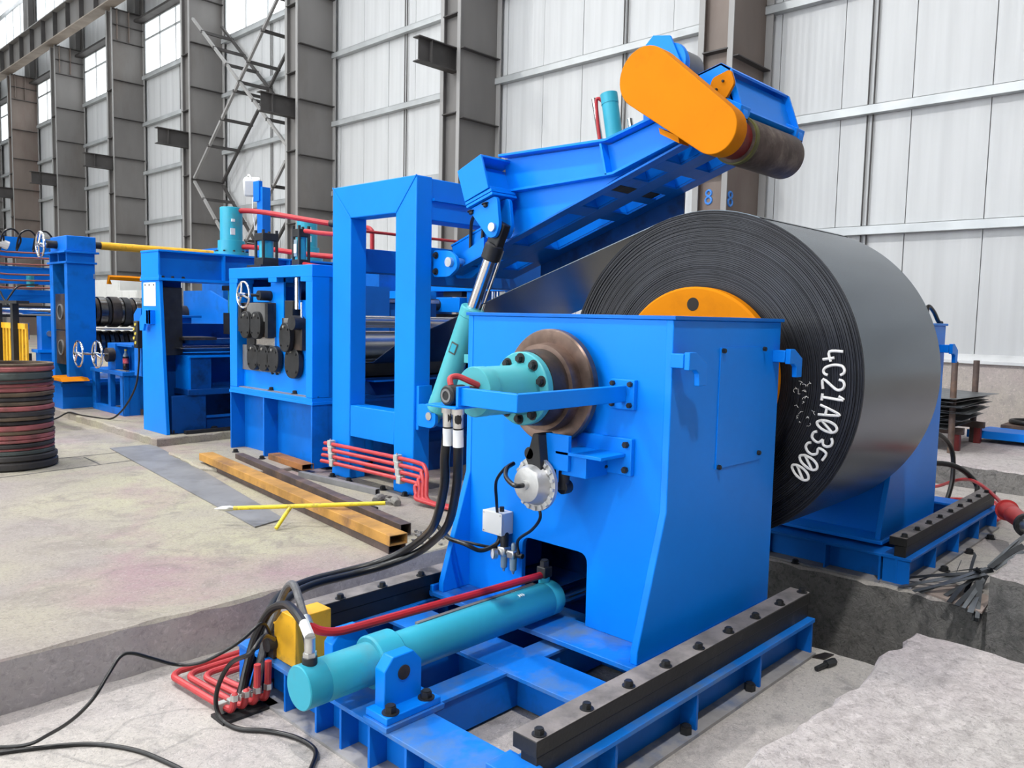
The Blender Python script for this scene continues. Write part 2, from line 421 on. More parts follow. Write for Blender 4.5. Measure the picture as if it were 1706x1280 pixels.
WALLX = 12.27
PITZ = -0.22
floor_main = slab('floor', [(-16, 3.46), (3.3, 3.46), (5.2, 3.46), (12.3, 3.46), (12.3, 64), (-16, 64)], -0.6, 0.0, FLOORM, 0.008, skip=(2, 3, 4, 5), side=STEPM)
slab('floor', [(-16, -14), (3.77, -14), (3.77, 0.2), (3.77, 1.075), (2.6, 1.09), (-16, 1.09)], -1.3, 0.0, BLOCKM, 0.016, skip=(0, 1, 5), lip=0.02, side=RAWM)
slab('floor', [(4.95, -14), (12.3, -14), (12.3, 3.46), (8.72, 3.46), (8.72, 1.06), (4.96, 1.06)], -1.3, 0.0, BLOCKM, 0.010, skip=(0, 1, 2), lip=0.014, side=RAWM)
slab('floor', [(-16, 1.05), (3.80, 1.05), (3.80, 3.5), (-16, 3.5)], -1.3, PITZ, PITM, 0.006, skip=(0, 2, 3), lip=0.01, side=RAWM)
slab('floor', [(5.02, 1.0), (8.8, 1.0), (8.8, 3.5), (5.02, 3.61)], -1.3, PITZ, PITM, 0.012, skip=(0, 1, 2), lip=0.016, side=RAWM)
# bottom and concrete lining of the coil-car trench between the two bases
struct(MB().box(3.6, 5.2, -14, 4.2, -1.5, -1.3).build('floor', RAWM))
struct(MB().box(3.6, 5.4, 3.60, 4.2, -1.3, -0.02).build('trim_3', RAWM))
# raised machine plinths on the left
slab('floor', [(3.26, 7.92), (4.1, 7.98), (9.5, 7.98), (9.5, 26), (3.30, 26), (3.29, 10.4)], 0.0, 0.08, FLOORM, 0.012, skip=(2, 3), lip=0.012)
slab('floor', [(3.16, 7.42), (3.05, 6.55), (3.28, 6.05), (6.5, 6.05), (6.5, 7.62), (3.8, 7.56)], 0.0, 0.030, FLOORM, 0.012, skip=(2, 3, 4), lip=0.012)
jm = MB()
for a, b in (((2.316, 7.837), (3.10, 7.82)), ((1.90, 7.24), (2.93, 7.36)), ((2.543, 7.77), (2.522, 7.30)), ((-2, 6.9), (1.9, 7.24)), ((-2, 7.7), (2.316, 7.837))):
    jm.beam((*a, 0.0005), (*b, 0.0005), 0.014, 0.003)
jm.build('expansion_joint', mat('joint_dirt', (0.10, 0.095, 0.09), 0.9), floor_main)

# ---- the clad side wall with its girts, windows and columns
wall = struct(MB().box(WALLX+0.02, WALLX+0.10, -14, 64, -0.2, 16.0).build('wall_right', mat('wall_core', (0.5, 0.5, 0.5), 0.7)))
struct(MB().box(WALLX-0.10, WALLX+0.03, -14, 64, -0.2, 0.86).build('wall_right', MASONM))
# white steel drip trim over the masonry
struct(MB().prism([(WALLX-0.15, 0.86), (WALLX+0.02, 0.86), (WALLX+0.02, 0.985), (WALLX-0.02, 0.985), (WALLX-0.15, 0.90)], 'y', -14, 64).build('trim_4', mat('white_trim', (0.66, 0.67, 0.68), 0.4)))
y = -4.0
sheet = MB().box(0, 0.022, 0.006, 0.994, 0.0, 1.0)
sheet_me = sheet.mesh('cladding_sheet', PANEL)
LV = [0.94, 2.77, 4.50, 6.27, 7.99, 9.62]
def put_sheet(y, z0, z1, x=WALLX-0.02):
    o = bpy.data.objects.new('cladding_sheet', sheet_me); COL.objects.link(o)
    o.location = (x+random.uniform(-0.004, 0.004), y, z0); o.scale = (1, 1, z1-z0)
    ORIGIN[o.name] = Vector((0, 0, 0)); o.parent = wall
while y < 26:
    for k in range(5): put_sheet(y, LV[k]-0.03, LV[k+1]+0.03)
    y += 1.0
while y < 48:
    put_sheet(y, LV[0], LV[5]); y += 1.0
mb = MB()
for i in range(10): mb.box(WALLX-0.03, WALLX+0.0, 26+i*3.0+0.01, 26+i*3.0+2.99, 11.55, 15.9)
mb.build('cladding_sheet', PANEL, wall)
# girts: C sections, lit on top, dark below
for i, z in enumerate(LV[1:]):
    mb = MB()
    mb.box(WALLX-0.17, WALLX-0.165, -6, 62, z-0.10, z+0.02)
    mb.box(WALLX-0.17, WALLX-0.03, -6, 62, z+0.014, z+0.02)
    mb.box(WALLX-0.17, WALLX-0.03, -6, 62, z-0.106, z-0.10)
    struct(mb.build('trim_%d' % (5+i), GIRT))
# sag rods / joint covers: paired thin downpipes in mid bay
for j, yy in enumerate((4.55, 8.98, 15.3, 21.4, 27.3)):
    mb = MB()
    for d in (-0.035, 0.045):
        z = 0.95
        mb.cyl((WALLX-0.06, yy+d, 0.95), (WALLX-0.06, yy+d, 9.55), 0.012, n=8)
    struct(mb.build('trim_%d' % (12+j), STIFF))

# window band: one window per bay, panes between mullions and a transom
wnum = 1
def window(y0, y1, z0, z1, trans, nm, x=WALLX-0.10):
    global wnum
    fr = MB()
    for z in (z0, z1, trans):
        if z is not None: fr.box(x-0.04, x+0.04, y0, y1, z-0.035, z+0.035)
    ys = [y0+(y1-y0)*i/nm for i in range(nm+1)]
    for yy in ys: fr.box(x-0.04, x+0.04, yy-0.025, yy+0.025, z0, z1)
    o = struct(fr.build('window_%d' % wnum, GIRT)); wnum += 1
    zs = [z0, trans, z1] if trans is not None else [z0, z1]
    for i in range(nm):
        for k in range(len(zs)-1):
            MB().box(x-0.008, x+0.008, ys[i]+0.025, ys[i+1]-0.025, zs[k]+0.035, zs[k+1]-0.035).build('pane', PANE, o)
for k in range(0, 7):
    yc = 6.22+6*k
    window(yc+0.75, yc+5.75, 9.66, 11.45, 10.86, 4)
for k in range(4, 8):
    yc = 6.22+6*k
    window(yc+0.9, yc+5.6, 13.9, 15.6, None, 4)
# dark crane-walkway edge over the window band
struct(MB().box(WALLX-0.42, WALLX-0.05, 12, 62, 11.46, 11.54).build('trim_20', STIFF))

# columns: web across the hall, flanges at both ends, stiffeners, a bracket stub and crane-girder head
XI, XO = 11.10, 12.16
def column(k):
    yc = 6.22+6*k
    m = COLB if k in (0, 6) else COLM
    top = 11.76
    c = MB()
    c.box(XI+0.012, XO, yc, yc+0.02, 0, top)                 # web facing the viewer
    c.box(XI+0.10, XI+0.12, yc+0.02, yc+0.50, 0, top)        # recessed front plate
    c.box(XI+0.012, XO, yc+0.50, yc+0.52, 0, top)
    o = struct(c.build('column', m))
    MB().box(XI-0.008, XI+0.012, yc-0.022, yc+0.07, 0, top).build('flange', FLANGE, o)
    MB().box(XI-0.008, XI+0.012, yc+0.47, yc+0.57, 0, top).build('flange', FLANGE, o)
    MB().box(XO-0.02, XO, yc-0.12, yc+0.6, 0, top).build('flange', FLANGE, o)
    zs = [1.35, 2.66, 3.98, 5.30, 6.66, 8.02, 9.32, 10.65, 11.2, 11.72]
    for z in zs:
        MB().box(XI+0.012, XO-0.02, yc-0.11, yc, z-0.008, z+0.008).build('stiffener', STIFF, o)
    for z in (2.2, 3.6, 5.42, 7.35, 9.0):
        MB().box(XI-0.03, XI+0.10, yc+0.06, yc+0.48, z-0.01, z+0.01).build('stiffener', STIFF, o)
    if k > 0:
        b = MB()
        b.box(10.22, XI+0.10, yc+0.21, yc+0.225, 6.25, 6.68)
        b.box(10.17, XI+0.10, yc+0.12, yc+0.32, 6.68, 6.70)
        b.box(10.17, XI+0.10, yc+0.12, yc+0.32, 6.23, 6.25)
        b.box(10.50, 10.515, yc+0.13, yc+0.31, 6.25, 6.68)
        b.build('bracket_stub', STIFF, o)
    if k >= 3:
        h = MB()
        h.box(XI+0.15, XI+0.17, yc-0.1, yc+0.6, 10.7, top); h.box(XI+0.55, XI+0.57, yc-0.1, yc+0.6, 10.7, top)
        h.build('head_stiffener', COLB, o)
        u = MB(); u.box(XI+0.75, XI+0.77, yc-0.1, yc+0.6, top, 15.9); u.box(XI+0.75, XO, yc+0.2, yc+0.22, top, 15.9); u.box(XO-0.02, XO, yc-0.1, yc+0.6, top, 15.9)
        u.build('upper_shaft', COLM, o)
    # painted foot line and number
    return o
cols = [column(k) for k in range(8)]

# stroke lettering: every glyph a few polylines in a box 0.6 wide, 1 high
GLY = {
 '0': [[(.12,.15),(.3,0),(.48,.15),(.55,.5),(.48,.85),(.3,1),(.12,.85),(.05,.5),(.12,.15)], [(.12,.18),(.48,.82)]],
 '1': [[(.14,.78),(.3,1),(.3,0)], [(.12,0),(.48,0)]],
 '2': [[(.06,.75),(.12,.93),(.3,1),(.48,.93),(.54,.75),(.48,.55),(.06,0),(.55,0)]],
 '3': [[(.06,.88),(.2,1),(.4,1),(.53,.85),(.5,.65),(.3,.54)], [(.3,.54),(.52,.42),(.55,.2),(.42,.02),(.2,0),(.05,.14)]],
 '4': [[(.18,1),(.06,.36),(.55,.36)], [(.40,.55),(.40,.0)]],
 '5': [[(.52,1),(.12,1),(.10,.58),(.36,.62),(.54,.45),(.54,.2),(.38,0),(.16,0),(.05,.13)]],
 '6': [[(.5,.88),(.34,1),(.15,.85),(.06,.5),(.1,.15),(.3,0),(.5,.12),(.53,.34),(.4,.52),(.2,.52),(.08,.36)]],
 '8': [[(.3,.54),(.12,.66),(.10,.86),(.3,1),(.5,.86),(.48,.66),(.3,.54),(.08,.38),(.08,.14),(.3,0),(.52,.14),(.52,.38),(.3,.54)]],
 'A': [[(.04,0),(.18,.62),(.30,1),(.42,.62),(.56,0)], [(.12,.34),(.48,.34)]],
 'C': [[(.54,.8),(.46,.95),(.3,1),(.13,.88),(.05,.5),(.13,.12),(.3,0),(.46,.05),(.54,.2)]],
}
def glyph(mb, ch, place, w, t):
    """strokes of width w laid flat through place(u,v) -> point; place also gives the normal direction for thickness t"""
    for ln in GLY[ch]:
        pts = [place(u, v)[0] for u, v in ln]; n = place(0, 0)[1]
        mb.tube(pts, w/2, 6, smooth=4)
def col_number(k, ch, face, z):
    mb = MB(); yc = 6.22+6*k
    if face == 'front':
        pl = lambda u, v: (Vector((XI+0.094, yc+0.35+0.05-u*0.21, z+v*0.21)), Vector((-1, 0, 0)))
    else:
        pl = lambda u, v: (Vector((XI+0.06+u*0.26, yc-0.006, z+v*0.21)), Vector((0, -1, 0)))
    glyph(mb, ch, pl, 0.036, 0.004)
    mb.build('number', PAINTB, cols[k])
col_number(0, '8', 'front', 3.16); col_number(0, '8', 'side', 3.11); col_number(2, '6', 'front', 3.16)

# crane runway girder along the far columns
mb = MB(); gx = 11.02
mb.box(gx-0.012, gx+0.012, 23.5, 62, 11.83, 12.80)
o = struct(mb.build('beam', COLM)); o['kind'] = 'structure'
MB().box(gx-0.20, gx+0.20, 23.5, 62, 11.79, 11.83).build('bottom_flange', mat('pale_rusty_flange', (0.30, 0.255, 0.215), 0.7, var=0.2, scale=2), o)
MB().box(gx-0.20, gx+0.20, 23.5, 62, 12.80, 12.84).build('top_flange', FLANGE, o)
for i in range(26):
    MB().box(gx-0.17, gx, 23.9+i*1.45, 23.92+i*1.45, 11.83, 12.8).build('stiffener', STIFF, o)
mb = MB(); mb.box(gx-0.05, gx+0.05, 23.5, 62, 12.84, 12.96); mb.build('crane_rail', STIFF, o)

# laced cross bracing between the third and fourth column
br = MB()
XF, XB = 11.12, 12.02
def brace_pt(y, z, x): return (x, y, z)
LEGS = [((24.0, 10.15), (18.6, 5.55)), ((18.5, 9.9), (24.0, 5.3)), ((24.0, 5.2), (18.8, 0.4)), ((18.8, 5.2), (24.0, 0.4))]
bo = struct(MB().beam((XF, 24.0, 9.95), (XF, 18.75, 5.60), 0.07, 0.07).build('beam', FLANGE))
for (a, b) in LEGS[1:]:
    MB().beam((XF, *a), (XF, *b), 0.07, 0.07).build('brace_leg', FLANGE, bo)
for (a, b) in [((24.0, 9.95), (18.75, 5.60))]+LEGS[1:]:
    MB().beam((XB, *a), (XB, *b), 0.07, 0.07).build('brace_leg', STIFF, bo)
    for t in (0.12, 0.26, 0.40, 0.54, 0.68, 0.82):
        y = a[0]+(b[0]-a[0])*t; z = a[1]+(b[1]-a[1])*t
        MB().beam((XF-0.05, y, z), (XB+0.05, y, z), 0.06, 0.08).build('batten', STIFF, bo)

# the rest of the hall, outside the picture, openings and dark end wall shaped for the light: far side wall with open glazing, end walls, roof with skylights
HALL = mat('hall_lining', (0.45, 0.46, 0.47), 0.7)
mb = MB(); mb.box(-16.2, -16, -14, 64, -0.5, 1.2); mb.box(-16.2, -16, -14, 64, 13.5, 17); mb.box(-16.2, -16, 22, 64, 1.2, 13.5); mb.box(-16.2, -16, -14, -4, 1.2, 13.5)
for i in range(14): mb.box(-16.3, -15.9, -14+i*6, -13.5+i*6, -0.5, 17)
struct(mb.build('wall_left', HALL))
struct(MB().box(-16.2, 12.4, -14.2, -14, -0.5, 17).build('wall_front', mat('darkened_end_wall', (0.14, 0.14, 0.145), 0.8)))  # kept dark to cut the light from this end
struct(MB().box(-16.2, 12.4, 64, 64.2, -0.5, 17).build('wall_back', HALL))
rf = MB()
rf.box(-16.2, 12.4, -14, 1.5, 16.4, 16.5)  # closed strip without skylights, cuts top light from this end
yy = -1.0
while yy < 64:
    rf.box(-16.2, 12.4, yy, yy+4.3, 16.4, 16.5); yy += 6.0
struct(rf.build('roof', HALL))

# ================================================================== UNCOILER
AY, AZ = 2.315, 1.055          # mandrel axis
def uncoiler_base(x0, x1, label, near):
    t = thing('uncoiler_base', ((x0+x1)/2, 2.3, PITZ), label, 'machine base', None)
    zt = -0.04
    # side I-beams
    for nm, yo, yi in (('side_beam', 1.50, 1.67), ('side_beam', 2.93, 3.10)):
        mb = MB(); yc = (yo+yi)/2
        mb.box(x0, x1, yc-0.008, yc+0.008, PITZ+0.014, zt-0.016)
        mb.build(nm, BLUE2, t)
        MB().box(x0, x1, yo, yi, zt-0.018, zt).build('top_flange', DUSTY if near else BLUE2, t, bevel=0.002)
        MB().box(x0, x1, yo-0.01, yi+0.01, PITZ, PITZ+0.014).build('bottom_flange', FLOORDUST, t)
        n = 5
        for i in range(n):
            xx = x0+0.012+(x1-x0-0.024)*i/(n-1)
            MB().box(xx-0.007, xx+0.007, yo+0.008, yi-0.008, PITZ+0.014, zt-0.018).build('stiffener', BLUE2, t)
    # cross beams
    xs = [(x0, x0+0.20), (x0+0.62, x0+0.84), (x0+1.18, x0+1.34), (x1-0.22, x1)]
    for i, (a, b) in enumerate(xs):
        MB().box(a, b, 1.67, 2.93, zt-0.018, zt-0.001).build('cross_beam', DUSTY if near and i < 3 else BLUE2, t, bevel=0.002)
        w = MB(); w.box(a+0.075, a+0.088, 1.67, 2.93, PITZ+0.014, zt-0.018); w.box(b-0.028, b-0.012, 1.67, 2.93, PITZ+0.014, zt-0.018); w.build('web', BLUE2, t)
    # lengthwise beams under the push cylinder
    for yc in (2.17, 2.52):
        MB().box(x0+0.20, x1-0.22, yc-0.06, yc+0.06, zt-0.018, zt-0.004).build('centre_beam', DUSTY if near else BLUE2, t, bevel=0.002)
        w = MB(); w.box(x0+0.20, x1-0.22, yc-0.05, yc-0.038, PITZ+0.014, zt-0.018); w.box(x0+0.20, x1-0.22, yc+0.038, yc+0.05, PITZ+0.014, zt-0.018); w.build('web', BLUE2, t)
    # end ribs below the outer cross beam
    e = x0 if near else x0
    for yy in ((1.78, 1.97, 2.17, 2.34, 2.50, 2.72) if near else (1.68, 2.02, 2.45, 2.9)):
        MB().box(e-0.0, e+0.075, yy-0.006, yy+0.006, PITZ, zt-0.018).build('end_rib', BLUE2, t)
    MB().box(e-0.02, e+0.14, 1.67, 2.93, PITZ, PITZ+0.012).build('foot_strip', FLOORDUST, t)
    # slide bars, two layers, bolted through
    r0 = x0+0.15 if near else x0; 
    for yo, yi, s in ((1.531, 1.632, 0), (2.945, 3.05, 1)):
        rb = MB().box(r0, x1-0.0, yo, yi, 0.028, 0.079).build('slide_bar', RAILTOP, t, bevel=0.003)
        MB().box(r0+0.001, x1-0.001, yo+0.002, yi-0.002, 0.0790, 0.0805).build('dust_film', RAILDUST, rb)
        MB().box(r0+0.006, x1-0.006, yo+0.004, yi-0.030, -0.04, 0.027).build('lower_bar', RAILTOP, t, bevel=0.003)
        xx = r0+0.04
        while xx < x1-0.02:
            hexbolt(rb, (xx, 1.558 if not s else 2.965, 0.080), 'z', 0.0165); xx += 0.2345
    if near:
        MB().box(r0-0.09, r0+0.02, 1.52, 1.66, -0.04, 0.0).build('stop_pad', DUSTY, t, bevel=0.003)
    for xx in ((2.60, 3.11) if near else (5.62, 6.2, 6.75)):
        hexbolt(t, (xx, 1.525 if near else 1.46, PITZ+(0.0145 if near else 0.002)), 'z', 0.024, washer=not near, name='anchor_bolt')
    return t
base_n = uncoiler_base(1.60, 3.70, 'blue welded steel base frame with black slide bars, in the front pit under the cylinder', True)
base_f = uncoiler_base(5.07, 7.15, 'dark blue steel base frame behind the coil, beyond the trench', False)
for xx, yy in ((5.05, 2.2), (5.05, 2.45)): hexbolt(base_f, (xx, yy, PITZ+0.002), 'z', 0.02, name='anchor_bolt')

def mandrel_stand(x0, x1, label, near):
    """x0 is the face away from the coil when near, towards the coil when far"""
    t = thing('mandrel_stand', ((x0+x1)/2, AY, -0.02), label, 'machine stand')
    ya, yb, zt = 1.734, 2.915, 1.36
    fx, bx = x0, x1
    # front plate with the arched opening
    oy0, oy1, oz = 2.133, 2.522, 0.325
    out = [(ya+0.03, -0.0), (oy0, 0.0)]
    arch = rounded([(oy0, 0.0), (oy0, oz-0.0), (oy1, oz), (oy1, 0.0)], 0.05)
    arch = [p for p in arch if p[1] > 0.03]
    out += arch + [(oy1, 0.0), (yb-0.03, 0.0), (yb-0.03, zt), (ya+0.03, zt)]
    if near:
        MB().prism(out, 'x', fx, fx+0.028).build('front_plate', BLUE, t, bevel=0.003)
    else:
        MB().box(fx, fx+0.028, ya+0.03, yb-0.03, 0.0, zt).build('front_plate', BLUE, t, bevel=0.003)
    MB().box(bx-0.028, bx, ya+0.03, yb-0.03, 0.0, zt).build('back_plate', BLUE, t)
    fl = -0.175
    for y in (ya, yb-0.034):
        side = [(fx+fl, 0.0), (fx+fl, 0.05), (fx-0.004, 0.585), (fx-0.004, zt), (bx, zt), (bx, 0.0)]
        MB().prism(side, 'y', y, y+0.034).build('side_plate', BLUE, t, bevel=0.004)
    MB().box(fx-0.01, bx+0.01, ya-0.012, yb+0.012, zt, zt+0.016).build('top_plate', BLUE2 if near else BLUE, t, bevel=0.002)
    MB().box(fx+fl-0.03, fx+0.03, ya-0.02, yb+0.04, -0.022, 0.0).build('foot_plate', DUSTY if near else BLUE, t, bevel=0.003)
    for y0_, y1_ in ((ya-0.01, 2.10), (2.56, yb+0.02)):
        MB().box(fx+0.031, bx, y0_, y1_, -0.0215, -0.0005).build('foot_plate', DUSTY if near else BLUE, t)
    # inner web seen through the opening
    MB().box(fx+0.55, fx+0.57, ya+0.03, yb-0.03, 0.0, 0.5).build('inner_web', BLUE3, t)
    # lifting hooks on the side plate
    for xx in ((2.745, 3.63) if near else (bx-0.72, bx-0.1)):
        hk = [(xx-0.02, 1.235), (xx+0.03, 1.235), (xx+0.115, 1.19), (xx+0.115, 1.10), (xx+0.06, 1.10), (xx+0.055, 1.15), (xx+0.03, 1.165), (xx-0.02, 1.165)]
        MB().prism(hk, 'y', ya-0.085, ya-0.060).build('lifting_hook', BLUE, t, bevel=0.003)
        MB().box(xx-0.024, xx+0.028, ya-0.0595, ya+0.001, 1.172, 1.228).build('hook_stub', BLUE, t, bevel=0.003)
    if near:
        cv = MB().box(3.108, 3.508, ya-0.005, ya+0.001, 0.716, 1.246).build('inspection_cover', BLUE, t, bevel=0.0015)
        for p in ((3.125, 1.232), (3.50, 1.235), (3.125, 0.725), (3.49, 0.75)):
            hexbolt(cv, (p[0], ya-0.005, p[1]), '-y', 0.011, washer=False)
        # slide gibs beside the foot
        MB().box(fx-0.20, fx-0.06, 2.93, 2.99, -0.03, 0.03).build('guide_block', BLUE, t, bevel=0.004)
    else:
        MB().box(bx-0.3, bx-0.05, 1.9, 2.1, zt+0.016, zt+0.06).build('hose_bracket', BLUE2, t)
        MB().tube([(bx-0.28, 1.80, zt+0.02), (bx-0.25, 1.79, zt+0.13), (bx-0.15, 1.78, zt+0.10), (bx-0.06, 1.77, zt+0.03), (bx-0.02, 1.76, zt+0.02)], 0.014).build('hose', RUBBER, t)
        MB().cyl((bx-0.30, 1.80, zt+0.015), (bx-0.30, 1.80, zt+0.12), 0.035, n=12).build('valve', BLACKM, t)
    return t
stand_n = mandrel_stand(2.74, 3.68, 'bright blue mandrel stand in front of the steel coil, with arched opening', True)
stand_f = mandrel_stand(5.40, 6.30, 'second blue mandrel stand, standing behind the steel coil', False)

# mandrel with brake disc and rotary cylinder
mn = thing('coil_mandrel', (3.2, AY, AZ), 'mandrel shaft with rusty brake disc, teal rotary cylinder and orange end flange', 'mandrel')
A = (1, 0, 0)
MB().lathe([(2.700, 0.12), (2.700, 0.248), (2.692, 0.254), (2.662, 0.254), (2.654, 0.248), (2.654, 0.16), (2.660, 0.15), (2.660, 0.12)], (0, AY, AZ), A, 64, closed=True).build('brake_disc', DISC, mn)
MB().lathe([(2.60, 0.10), (2.60, 0.188), (2.66, 0.195), (2.66, 0.10)], (0, AY, AZ), A, 48, closed=True).build('disc_ring', DISC, mn)
MB().lathe([(2.515, 0.05), (2.515, 0.160), (2.60, 0.168), (2.76, 0.168), (2.76, 0.05)], (0, AY, AZ), A, 48, closed=True).build('hub', DARK, mn)
fg = MB().lathe([(2.478, 0.04), (2.478, 0.153), (2.483, 0.157), (2.514, 0.157), (2.514, 0.04)], (0, AY, AZ), A, 48, closed=True).build('cylinder_flange', TEAL, mn, bevel=0.002)
for i in range(10):
    a = 2*math.pi*(i+0.5)/10
    hexbolt(fg, (2.478, AY+0.128*math.cos(a), AZ+0.128*math.sin(a)), '-x', 0.0165, washer=True)
MB().lathe([(2.205, 0.01), (2.205, 0.099), (2.210, 0.102), (2.262, 0.102), (2.266, 0.099), (2.29, 0.099), (2.295, 0.101), (2.44, 0.101), (2.478, 0.112), (2.478, 0.01)], (0, AY, AZ), A, 48).build('rotary_cylinder', TEAL, mn)
MB().cyl((2.12, AY, AZ), (2.205, AY, AZ), 0.026, n=20).build('rotary_joint', BROWN, mn)
MB().cyl((2.70, AY, AZ), (5.5, AY, AZ), 0.11, n=32).build('shaft', DARK, mn)
ef = MB(); R1 = 0.487
ef.lathe([(3.835, 0.13), (3.835, R1-0.012), (3.847, R1), (3.905, R1), (3.905, 0.13)], (0, AY, AZ), A, 96, closed=True)
efo = ef.build('end_flange', ORANGE, mn)
for i in range(8):
    a = math.pi/2+2*math.pi*i/8
    MB().lathe([(3.8335, 0.0), (3.8335, 0.036), (3.8375, 0.036), (3.8375, 0.0)], (0, AY+0.392*math.cos(a), AZ+0.392*math.sin(a)), A, 24).build('lightening_hole', mat('hole_black', (0.012, 0.009, 0.006), 0.8) if i == 0 else bpy.data.materials['hole_black'], efo)

# rotary joint hoses and the blue torque arm holding them
rj = thing('rotary_union', (2.10, AY, AZ), 'round black rotary union with short red pipe at the end of the teal cylinder', 'rotary union')
MB().lathe([(2.05, 0.0), (2.05, 0.034), (2.056, 0.040), (2.135, 0.040), (2.14, 0.034), (2.14, 0.0)], (0, AY-0.012, AZ-0.005), A, 28).build('body', BLACKM, rj)
MB().lathe([(2.047, 0.018), (2.047, 0.027), (2.0505, 0.027), (2.0505, 0.018)], (0, AY-0.012, AZ-0.005), A, 24, closed=True).build('seal_ring', GREYM, rj)
MB().tube([(2.09, AY+0.005, AZ+0.03), (2.10, AY+0.02, AZ+0.058), (2.13, AY+0.01, AZ+0.065), (2.17, AY-0.02, AZ+0.045), (2.205, AY-0.03, AZ+0.03)], 0.012).build('red_pipe', PINKRED, rj)
MB().cyl((2.12, AY-0.01, AZ), (2.205, AY-0.02, AZ), 0.024).build('stub_pipe', BROWN, rj)
ta = thing('torque_arm', (2.4, 1.97, 1.04), 'blue bent square-tube torque arm bolted to the front of the stand', 'bracket')
pl = MB().box(2.715, 2.74, 1.897, 2.018, 0.985, 1.110).build('mounting_plate', BLUE, ta, bevel=0.003)
for yy in (1.915, 2.003):
    for zz in (1.005, 1.092): hexbolt(pl, (2.715, yy, zz), '-x', 0.0115, washer=False)
mb = MB()
mb.add([(2.716, 1.935, 1.018), (2.716, 1.965, 1.018), (2.716, 1.965, 1.085), (2.716, 1.935, 1.085), (2.06, 1.935, 1.018), (2.09, 1.965, 1.018), (2.09, 1.965, 1.085), (2.06, 1.935, 1.085)],
       [(0, 1, 2, 3), (7, 6, 5, 4), (0, 4, 5, 1), (1, 5, 6, 2), (2, 6, 7, 3), (3, 7, 4, 0)])
mb.build('long_tube', BLUE, ta, bevel=0.003)
mb = MB()
mb.add([(2.06, 1.935, 1.018), (2.09, 1.965, 1.018), (2.09, 1.965, 1.085), (2.06, 1.935, 1.085), (2.06, 2.232, 1.018), (2.09, 2.232, 1.018), (2.09, 2.232, 1.085), (2.06, 2.232, 1.085)],
       [(0, 1, 2, 3), (7, 6, 5, 4), (0, 4, 5, 1), (1, 5, 6, 2), (2, 6, 7, 3), (3, 7, 4, 0)])
mb.build('short_tube', BLUE, ta, bevel=0.003)
MB().box(2.03, 2.15, 2.225, 2.40, 1.004, 1.012).build('union_seat', BLUE, ta, bevel=0.002)
MB().box(2.045, 2.105, 2.228, 2.242, 1.012, 1.09).build('end_plate', BLUE, ta, bevel=0.002)

# disc brake below the disc, with its air chamber
bk = thing('disc_brake', (2.62, 2.12, 0.72), 'blue bracketed disc brake with round silver air chamber below the brake disc', 'brake')
bp_ = MB().box(2.715, 2.74, 1.90, 2.19, 0.71, 0.865).build('mounting_plate', BLUE, bk, bevel=0.003)
for yy, zz in ((1.925, 0.84), (1.925, 0.735), (2.03, 0.735)): hexbolt(bp_, (2.715, yy, zz), '-x', 0.014, washer=False)
MB().box(2.55, 2.715, 1.93, 2.17, 0.788, 0.802).build('shelf', BLUE, bk, bevel=0.002)
MB().box(2.55, 2.57, 2.10, 2.225, 0.72, 0.87).build('side_lug', BLUE, bk, bevel=0.002)
MB().box(2.57, 2.715, 2.02, 2.15, 0.70, 0.788).build('lower_box', BLUE, bk, bevel=0.002)
cal = MB()
cal.prism(rounded([(2.20, 0.68), (2.26, 0.70), (2.295, 0.76), (2.275, 0.80), (2.255, 0.87), (2.225, 0.87), (2.215, 0.80)], 0.012), 'x', 2.50, 2.60)
cal.cyl((2.50, 2.275, 0.78), (2.62, 2.275, 0.78), 0.028, n=16)
cal.cyl((2.60, 2.16, 0.63), (2.60, 2.16, 0.71), 0.024, n=14); cal.cyl((2.585, 2.16, 0.64), (2.63, 2.16, 0.64), 0.030, n=14)
cal.build('caliper', BLACKM, bk, bevel=0.003)
chd = Vector((-1.0, 0.04, 0.03)).normalized(); chc = Vector((2.53, 2.255, 0.650))
ch = MB().lathe([(-0.05, 0.0), (-0.05, 0.060), (-0.04, 0.088), (-0.008, 0.094), (-0.008, 0.117), (0.008, 0.117), (0.008, 0.093), (0.014, 0.088), (0.050, 0.080), (0.062, 0.073), (0.065, 0.066), (0.065, 0.0)], chc, chd, 48).build('air_chamber', CAST, bk)
n = 18
aa = chd.orthogonal().normalized(); bb = chd.cross(aa)
for i in range(n):
    e = aa*math.cos(2*math.pi*i/n)+bb*math.sin(2*math.pi*i/n)
    MB().beam(chc+e*0.105-chd*0.012, chc+e*0.105+chd*0.018, 0.013, 0.018, upv=e).build('clamp_lug', CAST, ch)
MB().cyl(chc+chd*0.065, chc+chd*0.080, 0.020, n=16).build('port_boss', CAST, ch)
MB().tube([chc+chd*0.075, chc+chd*0.11, chc+chd*0.115+Vector((0, 0.03, 0.004)), (2.45, 2.36, 0.675), (2.50, 2.40, 0.70), (2.55, 2.41, 0.712)], 0.010).build('port_hose', RUBBER, ch)
MB().tube([(2.56, 2.43, 0.70), (2.58, 2.49, 0.675), (2.60, 2.565, 0.60), (2.64, 2.60, 0.50), (2.672, 2.625, 0.432)], 0.0075).build('sensor_cable', RUBBER, bk)
MB().tube([(2.55, 2.262, 0.556), (2.55, 2.245, 0.50), (2.60, 2.335, 0.42), (2.66, 2.475, 0.33), (2.67, 2.477, 0.26)], 0.007).build('air_hose', RUBBER, bk)
